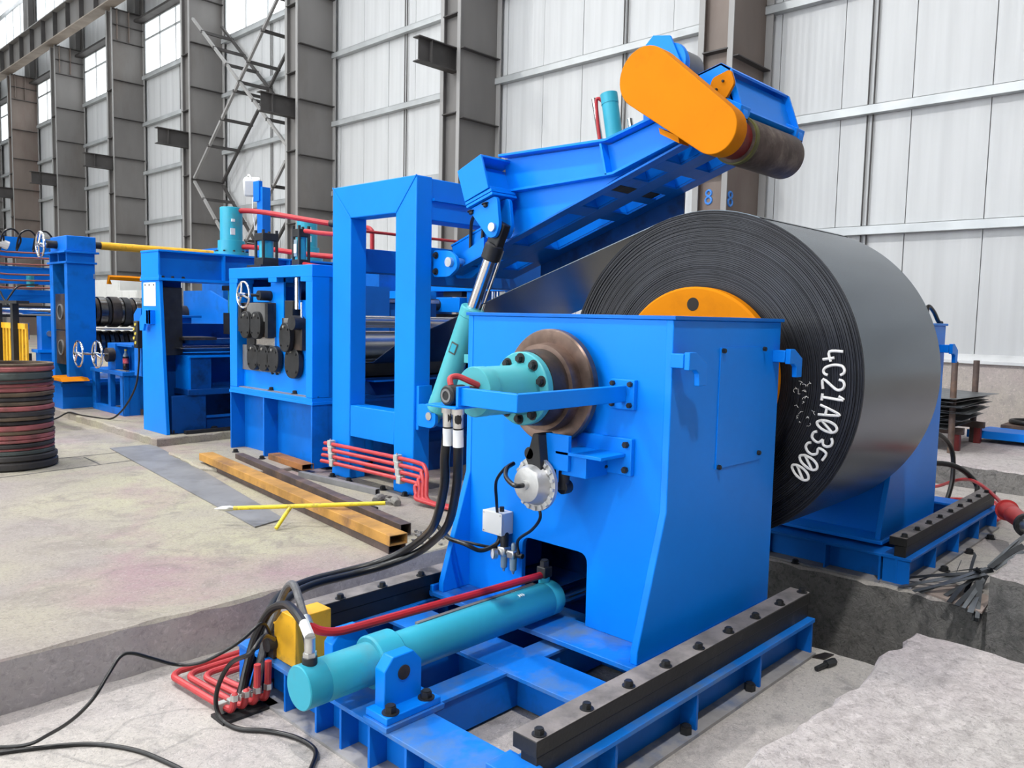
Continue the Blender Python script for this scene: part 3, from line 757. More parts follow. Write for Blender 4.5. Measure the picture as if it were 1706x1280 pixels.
# junction box and air service unit on the stand face
jb = thing('junction_box', (2.71, 2.647, 0.33), 'small white plastic junction box on the front of the blue stand', 'junction box')
MB().box(2.672, 2.74, 2.583, 2.712, 0.325, 0.432).build('case', WHITEP, jb, bevel=0.003)
lid = MB().box(2.660, 2.672, 2.583, 2.712, 0.325, 0.432).build('lid', WHITEP, jb, bevel=0.002)
for yy in (2.593, 2.702):
    for zz in (0.335, 0.422): MB().cyl((2.658, yy, zz), (2.661, yy, zz), 0.004, n=8).build('screw', ZINC, lid)
MB().cyl((2.70, 2.622, 0.432), (2.70, 2.622, 0.455), 0.012, n=12).build('cable_gland', BLACKM, jb)
MB().cyl((2.70, 2.63, 0.325), (2.70, 2.63, 0.300), 0.013, n=12).build('cable_gland', BLACKM, jb)
MB().tube([(2.70, 2.63, 0.305), (2.68, 2.64, 0.27), (2.62, 2.68, 0.245), (2.58, 2.75, 0.27), (2.60, 2.88, 0.265), (2.655, 2.99, 0.262), (2.66, 3.06, 0.30)], 0.011).build('cable', RUBBER, jb)
fu = thing('air_service_unit', (2.70, 2.56, 0.2), 'chrome and black air filter regulator with dial gauge and two clear bowls', 'filter regulator')
MB().box(2.672, 2.722, 2.575, 2.622, 0.225, 0.268).build('body', ZINC, fu, bevel=0.006)
MB().box(2.672, 2.722, 2.515, 2.560, 0.225, 0.262).build('body', ZINC, fu, bevel=0.006)
MB().cyl((2.697, 2.567, 0.245), (2.697, 2.572, 0.245), 0.014, n=12).build('coupling', ZINC, fu)
MB().lathe([(0.268, 0.0), (0.268, 0.020), (0.33, 0.021), (0.338, 0.016), (0.338, 0.0)], (2.697, 2.598, 0), (0, 0, 1), 20).build('regulator_knob', BLACKM, fu)
MB().lathe([(0.262, 0.0), (0.262, 0.010), (0.285, 0.012), (0.297, 0.008), (0.297, 0.0)], (2.697, 2.537, 0), (0, 0, 1), 16).build('oil_dome', GLASS, fu)
for yy in (2.598, 2.537):
    MB().lathe([(0.225, 0.0), (0.225, 0.018), (0.168, 0.016), (0.160, 0.008), (0.148, 0.005), (0.148, 0.0)], (2.697, yy, 0), (0, 0, 1), 16).build('clear_bowl', GLASS, fu)
MB().cyl((2.672, 2.628, 0.232), (2.655, 2.634, 0.232), 0.026, n=20).build('gauge', ZINC, fu)
MB().cyl((2.655, 2.634, 0.232), (2.653, 2.635, 0.232), 0.022, n=20).build('gauge_dial', WHITEP, fu)
MB().cyl((2.697, 2.515, 0.245), (2.697, 2.478, 0.245), 0.012, n=12).build('fitting', BLACKM, fu)
MB().tube([(2.697, 2.625, 0.252), (2.66, 2.66, 0.258), (2.61, 2.74, 0.27), (2.62, 2.88, 0.258), (2.65, 2.97, 0.268), (2.64, 3.05, 0.31)], 0.007).build('air_line', RUBBER, fu)

# push cylinder on the front base
pc = thing('push_cylinder', (2.05, AY, 0.0), 'long teal hydraulic cylinder lying on the front base frame', 'hydraulic cylinder')
CZ = 0.088; CR = 0.077
MB().lathe([(1.415, 0.0), (1.415, CR-0.003), (1.419, CR), (1.500, CR), (1.503, CR-0.0012), (1.506, CR), (2.665, CR), (2.669, CR-0.002), (2.672, CR), (2.725, CR), (2.735, CR-0.006), (2.735, 0.0)], (0, AY, CZ), A, 48).build('barrel', TEAL2, pc)
tr = MB().lathe([(1.705, 0.06), (1.705, 0.092), (1.712, 0.098), (1.808, 0.098), (1.815, 0.092), (1.815, 0.06)], (0, AY, CZ), A, 40, closed=True).build('trunnion_collar', TEAL2, pc)
MB().cyl((2.73, AY, CZ), (3.6, AY, CZ), 0.032, n=24).build('rod', CHROME, pc)
for sgn in (-1, 1):
    yb0 = AY+sgn*0.14
    y0, y1 = (yb0-0.045, yb0+0.01) if sgn < 0 else (yb0-0.01, yb0+0.045)
    oy = y0 if sgn < 0 else y1
    MB().prism([(1.635, 0.0), (1.635, 0.135), (1.672, 0.178), (1.762, 0.178), (1.80, 0.135), (1.80, 0.0)], 'y', y0, y1).build('trunnion_bracket', BLUE, pc, bevel=0.004)
    MB().cyl((1.718, oy-0.004, 0.112), (1.718, oy+0.004, 0.112), 0.026, n=24).build('trunnion_pin', DARK, pc)
    ft = MB().box(1.60, 1.84, y0-0.06 if sgn < 0 else y0-0.005, y1+0.005 if sgn < 0 else y1+0.06, -0.022, 0.004).build('bracket_foot', BLUE, pc, bevel=0.003)
    yy = y0-0.032 if sgn < 0 else y1+0.032
    for xx in (1.637, 1.795): hexbolt(ft, (xx, yy, 0.004), 'z', 0.021)
    MB().box(1.59, 1.85, y0-0.07 if sgn < 0 else y0-0.005, y1+0.005 if sgn < 0 else y1+0.07, -0.041, -0.022).build('shim_plate', DUSTY, pc, bevel=0.002)
MB().cyl((1.458, AY, CZ+CR-0.01), (1.458, AY, CZ+CR+0.022), 0.026, n=18).build('port', BLACKM, pc)
MB().cyl((2.69, AY+0.02, CZ+CR-0.012), (2.69, AY+0.02, CZ+CR+0.026), 0.026, n=18).build('port_boss', TEAL2, pc)
MB().box(2.664, 2.716, AY-0.006, AY+0.046, CZ+CR+0.02, CZ+CR+0.07).build('port_block', BLACKM, pc, bevel=0.005)
hexbolt(pc, (2.69, AY+0.02, CZ+CR+0.07), 'z', 0.022, washer=False)
MB().tube([(1.57, 2.50, 0.213), (1.605, 2.475, 0.190), (1.66, 2.455, 0.178), (1.74, 2.44, 0.178), (2.0, 2.41, 0.183), (2.4, 2.365, 0.19), (2.68, AY+0.02, 0.197)], 0.0165).build('feed_pipe', RED, pc)
for d in (0, 0.012, 0.024):
    MB().beam((2.475+d, AY+0.035, CZ+CR-0.006), (2.475+d, AY-0.035, CZ+CR-0.006), 0.004, 0.008).build('marker_stripe', PAINTW, pc)
MB().beam((1.95, AY+0.028, CZ+CR-0.004), (2.63, AY+0.028, CZ+CR-0.004), 0.018, 0.012).build('tie_strip', GREYM, pc)
# hose pieces on the cylinder
h = thing('cylinder_hose', (1.46, AY, 0.19), 'short black hydraulic hose with white tag, screwed upright into the cylinder port', 'hose')
MB().tube([(1.497, 2.87, -0.150), (1.539, 2.90, -0.062), (1.575, 2.90, 0.049), (1.600, 2.83, 0.168), (1.590, 2.70, 0.232), (1.540, 2.55, 0.262), (1.490, 2.40, 0.262), (1.462, AY+0.02, 0.245), (1.458, AY, 0.205)], 0.0165).build('hose', RUBBER, h)
MB().cyl((1.458, AY, 0.185), (1.458, AY, 0.255), 0.019, n=16).build('ferrule', ZINC, h)
MB().cyl((1.458, AY, 0.187), (1.458, AY, 0.203), 0.024, n=6).build('nut', ZINC, h)
MB().tube([(1.459, AY+0.002, 0.255), (1.468, AY+0.035, 0.268), (1.483, AY+0.075, 0.274)], 0.0185, smooth=4).build('tag', WHITEP, h)
h = thing('feed_hose', (1.58, 2.6, 0.2), 'grey armoured hydraulic hose curving down to the red pipe above the cylinder', 'hose')
MB().tube([(1.548, 2.84, -0.144), (1.613, 2.90, -0.009), (1.673, 2.90, 0.139), (1.690, 2.85, 0.240), (1.672, 2.77, 0.272), (1.63, 2.66, 0.25), (1.595, 2.57, 0.220), (1.578, 2.515, 0.214)], 0.0155).build('hose', HOSEG, h)
MB().cyl((1.590, 2.55, 0.218), (1.566, 2.495, 0.213), 0.020, n=14).build('ferrule', ZINC, h)

# yellow limit box at the end of the frame
yb_ = thing('foot_pedal_box', (1.72, 2.8, -0.04), 'yellow sheet-metal guard box with sloped top on the corner of the base frame', 'guard box')
MB().prism([(2.70, -0.04), (2.86, -0.04), (2.86, 0.10), (2.80, 0.165), (2.70, 0.165)], 'x', 1.635, 1.80).build('hood', YELLOW, yb_, bevel=0.003)
MB().prism([(2.86, 0.10), (2.93, 0.085), (2.93, 0.078), (2.86, 0.092)], 'x', 1.65, 1.78).build('flap', YELLOW, yb_)
MB().cyl((1.60, 2.86, 0.02), (1.66, 2.86, 0.02), 0.030, n=16).build('switch', BLACKM, yb_)
MB().box(1.62, 1.67, 2.84, 2.90, -0.04, 0.05).build('switch_body', DARK, yb_)

# the coil itself: wound edge with ragged wraps, smooth skin, strip running off to the left
CX0, CX1, CRAD = 3.91, 5.10, 0.90
coil = thing('steel_coil', ((CX0+CX1)/2, AY, 0.15), 'large dark steel coil on the mandrel with a white painted number on its edge', 'coil')
prof = [(CX1, 0.46), (CX1, CRAD), (CX0+0.008, CRAD)]
r = CRAD
rr = random.Random(3)
while r > 0.475:
    w = rr.uniform(0.003, 0.009) if r > 0.80 else rr.uniform(0.004, 0.011)
    d = rr.choice([0, 0, 0.001, 0.002, 0.004, 0.007]) if r > 0.78 else rr.choice([0, 0, 0.001, 0.002, 0.003, 0.005])
    prof += [(CX0+0.003-d, r-0.0008), (CX0+0.003-d, r-w+0.0008), (CX0+0.0065, r-w+0.0004), (CX0+0.0065, r-w-0.0004)]
    r -= w+0.0008
prof += [(CX0+0.003, 0.46)]
k = len([p for p in prof[:3]])
MB().lathe(prof[2:], (0, AY, AZ), A, 144).build('wound_edge', COILF, coil, ang=20)
MB().lathe([(CX1, 0.46), (CX1, CRAD), (CX0+0.008, CRAD), (CX0+0.008, 0.46)], (0, AY, AZ), A, 160, closed=True).build('outer_wrap', COILS, coil, ang=20)
# strip leaving the top of the coil for the leveller
nrm = Vector((0, 0.328, 0.945)).normalized(); tp = Vector((0, AY, AZ))+nrm*(CRAD+0.004)
sp = []
for i in range(10):
    a = math.radians(70.9+40-40*i/9); sp.append((AY+(CRAD+0.003)*math.cos(a), AZ+(CRAD+0.003)*math.sin(a)))
dirv = Vector((0.945, -0.328))
for t in (0.6, 1.3, 2.0, 2.6):
    sp.append((tp.y+dirv.x*t, tp.z+dirv.y*t+0.045*(t/2.0)))
sp += [(5.35, 0.965), (5.6, 0.935), (5.83, 0.93)]
mb = MB(); n = len(sp)
vs = []
for dz in (0.0, -0.005):
    for x in (CX0+0.01, CX1-0.01):
        for p in sp: vs.append((x+(0.045 if x < 4.5 and p[0] > 4.3 else 0), p[0], p[1]+dz))
fs = [(i, i+1, n+i+1, n+i) for i in range(n-1)]+[(2*n+i, 3*n+i, 3*n+i+1, 2*n+i+1) for i in range(n-1)]
fs += [(i, 2*n+i, 2*n+i+1, i+1) for i in range(n-1)]+[(n+i, n+i+1, 3*n+i+1, 3*n+i) for i in range(n-1)]
fs += [(0, n, 3*n, 2*n), (n-1, 3*n-1, 4*n-1, 2*n-1)] if False else []
mb.add(vs, fs)
mb.build('strip', COILS, coil)
# marker number on the edge
mb = MB()
txt = '4C21A03500'
for i, chh in enumerate(txt):
    th0 = 13.4-5.25*i
    lean = 0.0
    jit = rr.uniform(-0.004, 0.004)
    def place(u, v, th0=th0, jit=jit):
        th = math.radians(th0-u/0.6*4.6+rr.uniform(-0.08, 0.08)); r_ = 0.708+jit+v*0.103
        return Vector((CX0-0.0045, AY-r_*math.cos(th), AZ+r_*math.sin(th))), Vector((-1, 0, 0))
    glyph(mb, chh, place, 0.0140, 0.002)
mb.build('painted_number', PAINTW, coil)
mb = MB()
for k in range(16):
    y0 = AY-rr.uniform(0.56, 0.66); z0 = AZ+rr.uniform(-0.22, 0.0)
    pts = [(CX0-0.0044, y0, z0)]
    for j in range(4): pts.append((CX0-0.0044, pts[-1][1]+rr.uniform(-0.012, 0.012), pts[-1][2]+rr.uniform(-0.012, 0.012)))
    mb.tube(pts, 0.0009, 4, smooth=3)
o = mb.build('chalk_scribbles', PAINTW, coil); o['kind'] = 'stuff'

# ================================================================== PORTAL FRAME AND PRESS ARM
pf = thing('portal_frame', (4.9, 5.15, 0), 'tall bright blue portal frame of square posts left of the coil', 'machine frame')
PX0 = 3.795
def portal(x0, d):
    A0, A1, B0, B1, ZT, ZB = 5.435, 5.690, 4.620, 4.860, 2.372, 2.112
    MB().add(*(lambda o: (o[0], o[1]))(prism_data([(A0, 0), (A1, 0), (A1, ZT), (A0, ZB)], x0, x0+d))).build('post', BLUE, pf, bevel=0.008)
    MB().add(*prism_data([(B0, 0), (B1, 0), (B1, ZB), (B0, ZT)], x0, x0+d)).build('post', BLUE, pf, bevel=0.008)
    MB().add(*prism_data([(B0, ZT), (B1, ZB), (A0, ZB), (A1, ZT)], x0, x0+d)).build('top_beam', BLUE, pf, bevel=0.008)
    MB().box(x0+0.004, x0+d, B1, A0, 0.355, 0.610).build('lower_beam', BLUE, pf, bevel=0.006)
    for (a, b) in (((A1, ZT), (A0, ZB)), ((B0, ZT), (B1, ZB))):
        MB().tube([(x0-0.0005, *a), (x0-0.0005, *b)], 0.005, 6, smooth=0).build('weld_seam', BLUE, pf)
def prism_data(poly, a, b):
    n = len(poly)
    return ([(a, *p) for p in poly]+[(b, *p) for p in poly], [tuple(range(n)), tuple(range(2*n-1, n-1, -1))]+[(i, (i+1) % n, n+(i+1) % n, n+i) for i in range(n)])
portal(PX0, 0.155); portal(6.05, 0.155)
MB().box(PX0+0.155, 6.05, 4.63, 4.85, 2.06, 2.365).build('long_beam', BLUE, pf, bevel=0.006)
MB().box(PX0+0.155, 6.05, 4.60, 4.625, 2.20, 2.22).build('beam_step', BLUE, pf)
MB().box(PX0+0.155, 6.05, 4.64, 4.84, 1.58, 1.86).build('hinge_beam', BLUE2, pf, bevel=0.006)
MB().box(PX0+0.155, 6.05, 5.45, 5.67, 1.695, 1.885).build('tie_beam', BLUE2, pf, bevel=0.006)
for p in ((3.74, 5.60), (3.735, 5.36), (3.75, 4.93), (3.75, 4.66)): hexbolt(pf, (p[0], p[1], 0.002), 'z', 0.022, name='anchor_bolt')
# lower cylinder bracket on the right post
MB().box(PX0+0.02, PX0+0.15, 4.59, 4.62, 0.50, 0.83).build('bracket_plate', BLUE, pf, bevel=0.003)
for x in (PX0+0.015, PX0+0.125):
    MB().prism(rounded([(4.60, 0.53), (4.60, 0.70), (4.47, 0.70), (4.395, 0.66), (4.395, 0.56), (4.44, 0.53)], 0.04), 'x', x, x+0.028).build('bracket_ear', BLUE, pf, bevel=0.003)

# press arm over the coil
arm = thing('press_arm', (4.5, 4.45, 1.74), 'blue ladder-like press arm hinged to the portal and raised over the coil', 'press arm')
U = Vector((0, -0.9437, 0.3307)); V = Vector((0, 0.3307, 0.9437)); P0 = Vector((0, 4.555, 1.675))
def ap(x, u, v): return Vector((x, 0, 0))+P0+U*u+V*v
def abox(mb, x0, x1, u0, u1, v0, v1):
    vs = [ap(x, u, v) for v in (v0, v1) for u in (u0, u1) for x in (x0, x1)]
    return mb.add(vs, [(0, 2, 3, 1), (4, 5, 7, 6), (0, 1, 5, 4), (2, 6, 7, 3), (0, 4, 6, 2), (1, 3, 7, 5)])
LEN = 2.22
def rail(x0, x1, h, m, flanges=True):
    mb = MB(); abox(mb, x0, x0+0.014, 0.03, LEN, 0.0, h)
    if x1-x0 > 0.05: abox(mb, x1-0.014, x1, 0.03, LEN, 0.0, h)
    o = mb.build('rail', m, arm, bevel=0.002)
    if flanges:
        mb = MB(); abox(mb, x0-0.005, x1+0.03, 0.03, LEN, h+0.001, h+0.016); mb.build('rail_cap', m, arm, bevel=0.002)
rail(4.122, 4.136, 0.20, BLUE)
for x in (4.31, 4.446, 4.64, 4.736): rail(x, x+0.014, 0.16, BLUE, False)
for x0, x1 in ((4.05, 4.13), (4.31, 4.46), (4.64, 4.755)):
    mb = MB(); abox(mb, x0, x1, 0.0, 2.24, -0.016, -0.002); mb.build('bottom_strip', BLUE2, arm, bevel=0.002)
for u0, u1 in ((0.0, 0.18), (0.35, 0.62), (1.16, 1.275), (1.45, 1.52), (1.60, 1.69), (1.84, 1.94), (2.12, 2.24)):
    for x0, x1 in ((4.13, 4.31), (4.46, 4.64)):
        mb = MB(); abox(mb, x0+0.0005, x1-0.0005, u0, u1, -0.0155, -0.003); mb.build('cross_strip', BLUE2, arm)
for u in (0.17, 0.36, 0.61, 1.17, 1.265, 1.46, 1.68, 1.85, 1.93, 2.13):
    for x0, x1 in ((4.137, 4.309), (4.461, 4.639)):
        mb = MB(); abox(mb, x0, x1, u-0.006, u+0.006, 0.0, 0.14); mb.build('rung', BLUE, arm)
mb = MB(); abox(mb, 4.06, 4.58, 1.525, 1.595, -0.0155, -0.004); mb.build('dark_slot', BLACKM, arm)  # black plate standing in for a dark open slot
MB().prism([(2.972, 2.22), (2.972, 2.065), (3.9, 1.72), (4.25, 1.66), (4.25, 1.80)], 'x', 4.757, 4.772).build('far_skirt', BLUE3, arm)
MB().box(4.757, 4.95, 3.56, 3.68, 2.05, 2.16).build('cylinder_bracket', BLUE2, arm)
# hinge lugs and pin
for x in (3.97, 4.20):
    MB().prism(rounded([(4.63, 1.64), (4.63, 1.84), (4.45, 1.83), (4.37, 1.78), (4.36, 1.70), (4.45, 1.64)], 0.03), 'x', x, x+0.03).build('hinge_lug', BLUE, pf, bevel=0.003)
for z in (1.68, 1.80): hexbolt(pf, (3.965, 4.59, z), '-x', 0.018)
MB().cyl((3.94, 4.43, 1.745), (4.28, 4.43, 1.745), 0.035, n=24).build('hinge_pin', ZINC, arm)
MB().prism(rounded([(4.47, 1.70), (4.47, 1.79), (4.2, 1.93), (4.2, 1.80)], 0.02), 'x', 4.08, 4.19).build('hinge_knuckle', BLUE, arm)
# bent lever on the near side: deep web, flanges, box end
XL = 4.100
webp = [(4.03, 2.455), (3.10, 2.440), (2.60, 2.570), (2.50, 2.41), (3.04, 2.235), (3.45, 2.06), (3.98, 1.90), (3.99, 2.215)]
MB().prism(webp, 'x', XL, XL+0.018).build('lever_web', BLUE, arm)
def flange(pts, x0, x1, th, name):
    mb = MB()
    for (a, b) in zip(pts[:-1], pts[1:]):
        d = Vector((b[0]-a[0], b[1]-a[1])).normalized(); nn = Vector((-d.y, d.x))*th
        mb.add([(x0, *a), (x1, *a), (x1, *b), (x0, *b), (x0, a[0]+nn.x, a[1]+nn.y), (x1, a[0]+nn.x, a[1]+nn.y), (x1, b[0]+nn.x, b[1]+nn.y), (x0, b[0]+nn.x, b[1]+nn.y)],
               [(0, 1, 2, 3), (7, 6, 5, 4), (0, 4, 5, 1), (1, 5, 6, 2), (2, 6, 7, 3), (3, 7, 4, 0)])
    return mb.build(name, BLUE, arm, bevel=0.002)
flange([(4.03, 2.465), (3.10, 2.450), (2.60, 2.575)], 4.035, 4.19, -0.016, 'top_flange')
flange([(3.90, 2.215), (3.04, 2.240), (2.50, 2.41)], 4.035, 4.13, -0.016, 'lower_flange')
MB().add([(4.035, 3.095, 2.245), (4.035, 3.08, 2.245), (4.12, 3.08, 2.245), (4.12, 3.095, 2.245), (4.035, 3.145, 2.44), (4.035, 3.13, 2.44), (4.12, 3.13, 2.44), (4.12, 3.145, 2.44)],
         [(0, 1, 2, 3), (7, 6, 5, 4), (0, 4, 5, 1), (1, 5, 6, 2), (2, 6, 7, 3), (3, 7, 4, 0)]).build('gusset', BLUE, arm)
EQ = [(4.205, 2.352), (3.975, 2.442), (3.895, 2.212), (4.125, 2.138)]
MB().prism(EQ, 'x', 3.815, 3.833).build('end_plate', BLUE, arm, bevel=0.003)
def edge_plate(a, b, th, x0, x1, name):
    a = Vector(a); b = Vector(b); d = (b-a).normalized(); nn = Vector((-d.y, d.x))*th
    MB().add([(x0, a.x, a.y), (x1, a.x, a.y), (x1, b.x, b.y), (x0, b.x, b.y), (x0, a.x+nn.x, a.y+nn.y), (x1, a.x+nn.x, a.y+nn.y), (x1, b.x+nn.x, b.y+nn.y), (x0, b.x+nn.x, b.y+nn.y)],
             [(0, 1, 2, 3), (7, 6, 5, 4), (0, 4, 5, 1), (1, 5, 6, 2), (2, 6, 7, 3), (3, 7, 4, 0)]).build(name, BLUE, arm, bevel=0.002)
edge_plate(EQ[0], EQ[1], 0.016, 3.833, 4.135, 'box_plate')
edge_plate(EQ[2], EQ[3], 0.016, 3.833, 4.135, 'box_plate')
edge_plate(EQ[3], EQ[0], 0.016, 3.833, 4.135, 'box_plate')
edge_plate((4.03, 2.372), (3.945, 2.20), 0.010, 3.84, 4.12, 'box_web')
edge_plate((3.87, 2.190), (4.12, 2.115), 0.02, 3.82, 4.06, 'clevis_base')
edge_plate((3.86, 2.168), (4.11, 2.093), 0.018, 3.82, 4.06, 'clevis_base')
for x in (3.845, 3.965):
    MB().prism(rounded([(4.115, 2.085), (3.845, 2.165), (3.815, 1.96), (3.85, 1.885), (3.92, 1.885)], 0.045), 'x', x, x+0.03).build('clevis_ear', BLUE, arm, bevel=0.003)
MB().cyl((3.825, 3.872, 1.953), (4.02, 3.872, 1.953), 0.030, n=24).build('clevis_pin', ZINC, arm)
for y, z in ((4.085, 2.085), (3.945, 2.125)): hexbolt(arm, (3.838, y, z-0.01), (0, -0.29, -0.96), 0.018)
# head box over the roller
hb = [(2.640, 2.800), (2.450, 2.845), (2.385, 2.800), (2.300, 2.560), (2.36, 2.525), (2.60, 2.66)]
XH0, XH1 = 4.26, 5.02
for x in (XH0, XH1-0.016): MB().prism(hb, 'x', x, x+0.016).build('head_end', BLUE, arm, bevel=0.002)
edge2 = lambda a, b, th, x0, x1, nm: edge_plate(a, b, th, x0, x1, nm)
edge2((2.64, 2.80), (2.45, 2.845), 0.014, XH0, XH1, 'head_top')
edge2((2.45, 2.845), (2.385, 2.80), 0.014, XH0, XH1, 'head_top')
edge2((2.42, 2.78), (2.345, 2.575), 0.014, XH0, XH1, 'head_web')
edge2((2.300, 2.560), (2.36, 2.525), 0.014, XH0, XH1, 'head_lip')
edge2((2.36, 2.525), (2.60, 2.66), 0.014, XH0, XH1, 'head_bottom')
# roller with its bearings and hub
RC = Vector((0, 2.365, 2.405))
rl = MB().lathe([(4.30, 0.03), (4.30, 0.128), (4.305, 0.132), (4.335, 0.132), (4.345, 0.138), (4.93, 0.138), (4.94, 0.128), (4.94, 0.03)], RC, A, 48).build('roller', mat('scuffed_roller_steel', (0.085, 0.062, 0.055), 0.55, 0.3, var=0.35, scale=9, col2=(0.17, 0.14, 0.12), mix2=0.3, scale2=7, bump=0.1, bscale=40), arm)
MB().lathe([(4.01, 0.02), (4.01, 0.10), (4.30, 0.112), (4.30, 0.02)], RC, A, 40).build('hub', REDK, rl)
for x in (4.245, 4.965):
    MB().prism(rounded([(2.30, 2.35), (2.42, 2.35), (2.45, 2.52), (2.36, 2.60), (2.28, 2.56)], 0.03), 'x', x, x+0.05).build('roller_bearing', BLUE, arm, bevel=0.003)
    MB().prism([(2.285, 2.575), (2.43, 2.655), (2.45, 2.60), (2.34, 2.52), (2.30, 2.50)], 'x', x-0.03, x+0.085).build('bearing_clamp', BLUE, arm, bevel=0.004)
    hexbolt(arm, (x+0.03, 2.30, 2.50), (0, -0.3, -0.95), 0.015)
MB().lathe([(4.302, 0.12), (4.302, 0.1395), (4.335, 0.1395), (4.335, 0.12)], RC, A, 48, closed=True).build('olive_rim', mat('olive_paint', (0.10, 0.10, 0.02), 0.6, var=0.3, scale=12), rl)
# chain guard: a slanted stadium box
def stadium(c0, r0, c1, r1, n=18):
    c0, c1 = Vector(c0), Vector(c1); d = (c1-c0); L = d.length; d = d/L
    ang = math.atan2(d.y, d.x); k = math.acos((r0-r1)/L)
    out = []
    for i in range(n+1):
        a = ang+k+(2*math.pi-2*k)*i/n; out.append((c0.x+r0*math.cos(a), c0.y+r0*math.sin(a)))
    for i in range(n+1):
        a = ang-k+2*k*i/n; out.append((c1.x+r1*math.cos(a), c1.y+r1*math.sin(a)))
    return out
G = stadium((2.728, 2.735), 0.172, (2.269, 2.383), 0.136)
g = MB().prism(G, 'x', 3.895, 4.01).build('chain_guard', ORANGE, arm, bevel=0.004)
MB().prism(rounded([(2.50, 2.66), (2.38, 2.62), (2.33, 2.70), (2.36, 2.78), (2.47, 2.75)], 0.02), 'x', 4.205, 4.225).build('guard_bracket', ORANGE, g)
MB().prism([(2.64, 2.445), (2.51, 2.38), (2.50, 2.34), (2.63, 2.41)], 'x', 3.93, 4.03).build('guard_bracket', ORANGE, g)
for p in ((2.40, 2.72), (2.44, 2.68)): hexbolt(g, (4.205, *p), '-x', 0.008, washer=False)
for p in ((2.43, 2.663), (2.335, 2.586)):
    hexbolt(g, (3.95, *p), (0, -0.61, 0.79), 0.006, washer=False)
# drive motor behind the guard
MB().prism([(3.02, 2.98), (2.90, 3.085), (2.78, 3.06), (2.68, 2.86), (2.70, 2.70), (2.85, 2.62)], 'x', 4.22, 4.24).build('motor_plate', BLUE, arm, bevel=0.002)
MB().lathe([(4.24, 0.0), (4.24, 0.125), (4.27, 0.13), (4.30, 0.118), (4.30, 0.0)], (0, 2.80, 2.90), A, 32).build('gearbox', BLUE, arm)
MB().lathe([(4.30, 0.0), (4.30, 0.112), (4.47, 0.112), (4.49, 0.09), (4.49, 0.0)], (0, 2.80, 2.90), A, 32).build('motor', GREYM, arm)
MB().box(4.22, 4.42, 2.70, 2.95, 2.50, 2.68).build('motor_seat', BLUE2, arm)
# lift cylinder of the arm's far side
c0, c1 = Vector((4.93, 3.60, 2.20)), Vector((4.93, 3.765, 3.03))
MB().cyl(c0, c1, 0.062, n=24).build('lift_barrel', TEAL2, arm)
MB().cyl(c1-(c1-c0)*0.09, c1+(c1-c0)*0.002, 0.065, n=24).build('barrel_cap', TEAL2, arm)
MB().cyl((4.93, 3.71, 2.2), (4.93, 3.905, 3.02), 0.020, n=14).build('guide_rod', CHROME, arm)
MB().cyl((4.93, 3.44, 2.2), (4.93, 3.565, 2.82), 0.020, n=14).build('guide_rod', CHROME, arm)
MB().tube([(4.90, 3.80, 2.98), (4.88, 3.83, 3.0), (4.88, 3.84, 2.95), (4.88, 3.80, 2.7), (4.9, 3.72, 2.3)], 0.013).build('red_pipe', RED, arm)
MB().tube([(4.02, 4.17, 2.10), (4.06, 4.30, 2.06), (4.10, 4.36, 1.95), (4.10, 4.36, 1.82)], 0.013).build('hose', RUBBER, arm)
MB().tube([(4.02, 4.02, 2.10), (4.05, 4.15, 2.08), (4.10, 4.23, 1.98), (4.10, 4.24, 1.88)], 0.013).build('hose', RUBBER, arm)

# swing cylinder between portal and arm
sc_ = thing('swing_cylinder', (3.88, 4.55, 0.615), 'slanted teal hydraulic cylinder with chrome rod holding up the press arm', 'hydraulic cylinder')
q0 = Vector((3.875, 4.462, 0.618)); q1 = Vector((3.92, 3.875, 1.953)); dd = (q1-q0).normalized()
MB().lathe([(0.02, 0.0), (0.02, 0.055), (0.05, 0.083), (0.14, 0.083), (0.145, 0.081), (0.80, 0.081), (0.805, 0.085), (0.865, 0.085), (0.872, 0.078), (0.872, 0.0)], q0, dd, 40).build('barrel', TEAL, sc_)
MB().cyl(q0-dd*0.04, q0+dd*0.05, 0.04, n=20).build('base_eye', TEAL, sc_)
MB().cyl((3.80, q0.y, q0.z), (3.965, q0.y, q0.z), 0.030, n=24).build('base_pin', ZINC, sc_)
MB().lathe([(0.87, 0.0), (0.87, 0.046), (1.30, 0.046), (1.30, 0.0)], q0, dd, 32).build('rod', CHROME, sc_)
MB().lathe([(1.23, 0.0), (1.23, 0.058), (1.24, 0.066), (1.335, 0.066), (1.35, 0.05), (1.35, 0.0)], q0, dd, 32).build('rod_clevis', BLACKM, sc_)
MB().beam(q0+dd*1.33, q0+dd*1.50, 0.07, 0.11, upv=(0, 0.9, 0.4)).build('rod_eye', BLACKM, sc_, bevel=0.01)
MB().tube([q0+dd*0.80+Vector((0.05, -0.045, 0)), q0+dd*1.15+Vector((0.05, -0.045, 0)), q0+dd*1.3+Vector((0.05, -0.045, 0))], 0.010).build('guide_pipe', CHROME, sc_)
n1 = Vector((-0.96, -0.28, 0)); n1 = (n1-dd*n1.dot(dd)).normalized(); e0 = q0+dd*0.52+n1*0.0815
lb_ = MB().beam(e0, e0+dd*0.085, 0.055, 0.004, upv=n1).build('rating_plate', GREENK, sc_)
MB().beam(e0+dd*0.012+n1*0.002, e0+dd*0.073+n1*0.002, 0.040, 0.004, upv=n1).build('plate_print', TEAL2, lb_)
MB().box(3.80, 3.84, 4.03, 4.09, 1.03, 1.09).build('port_block', TEAL, sc_, bevel=0.004)

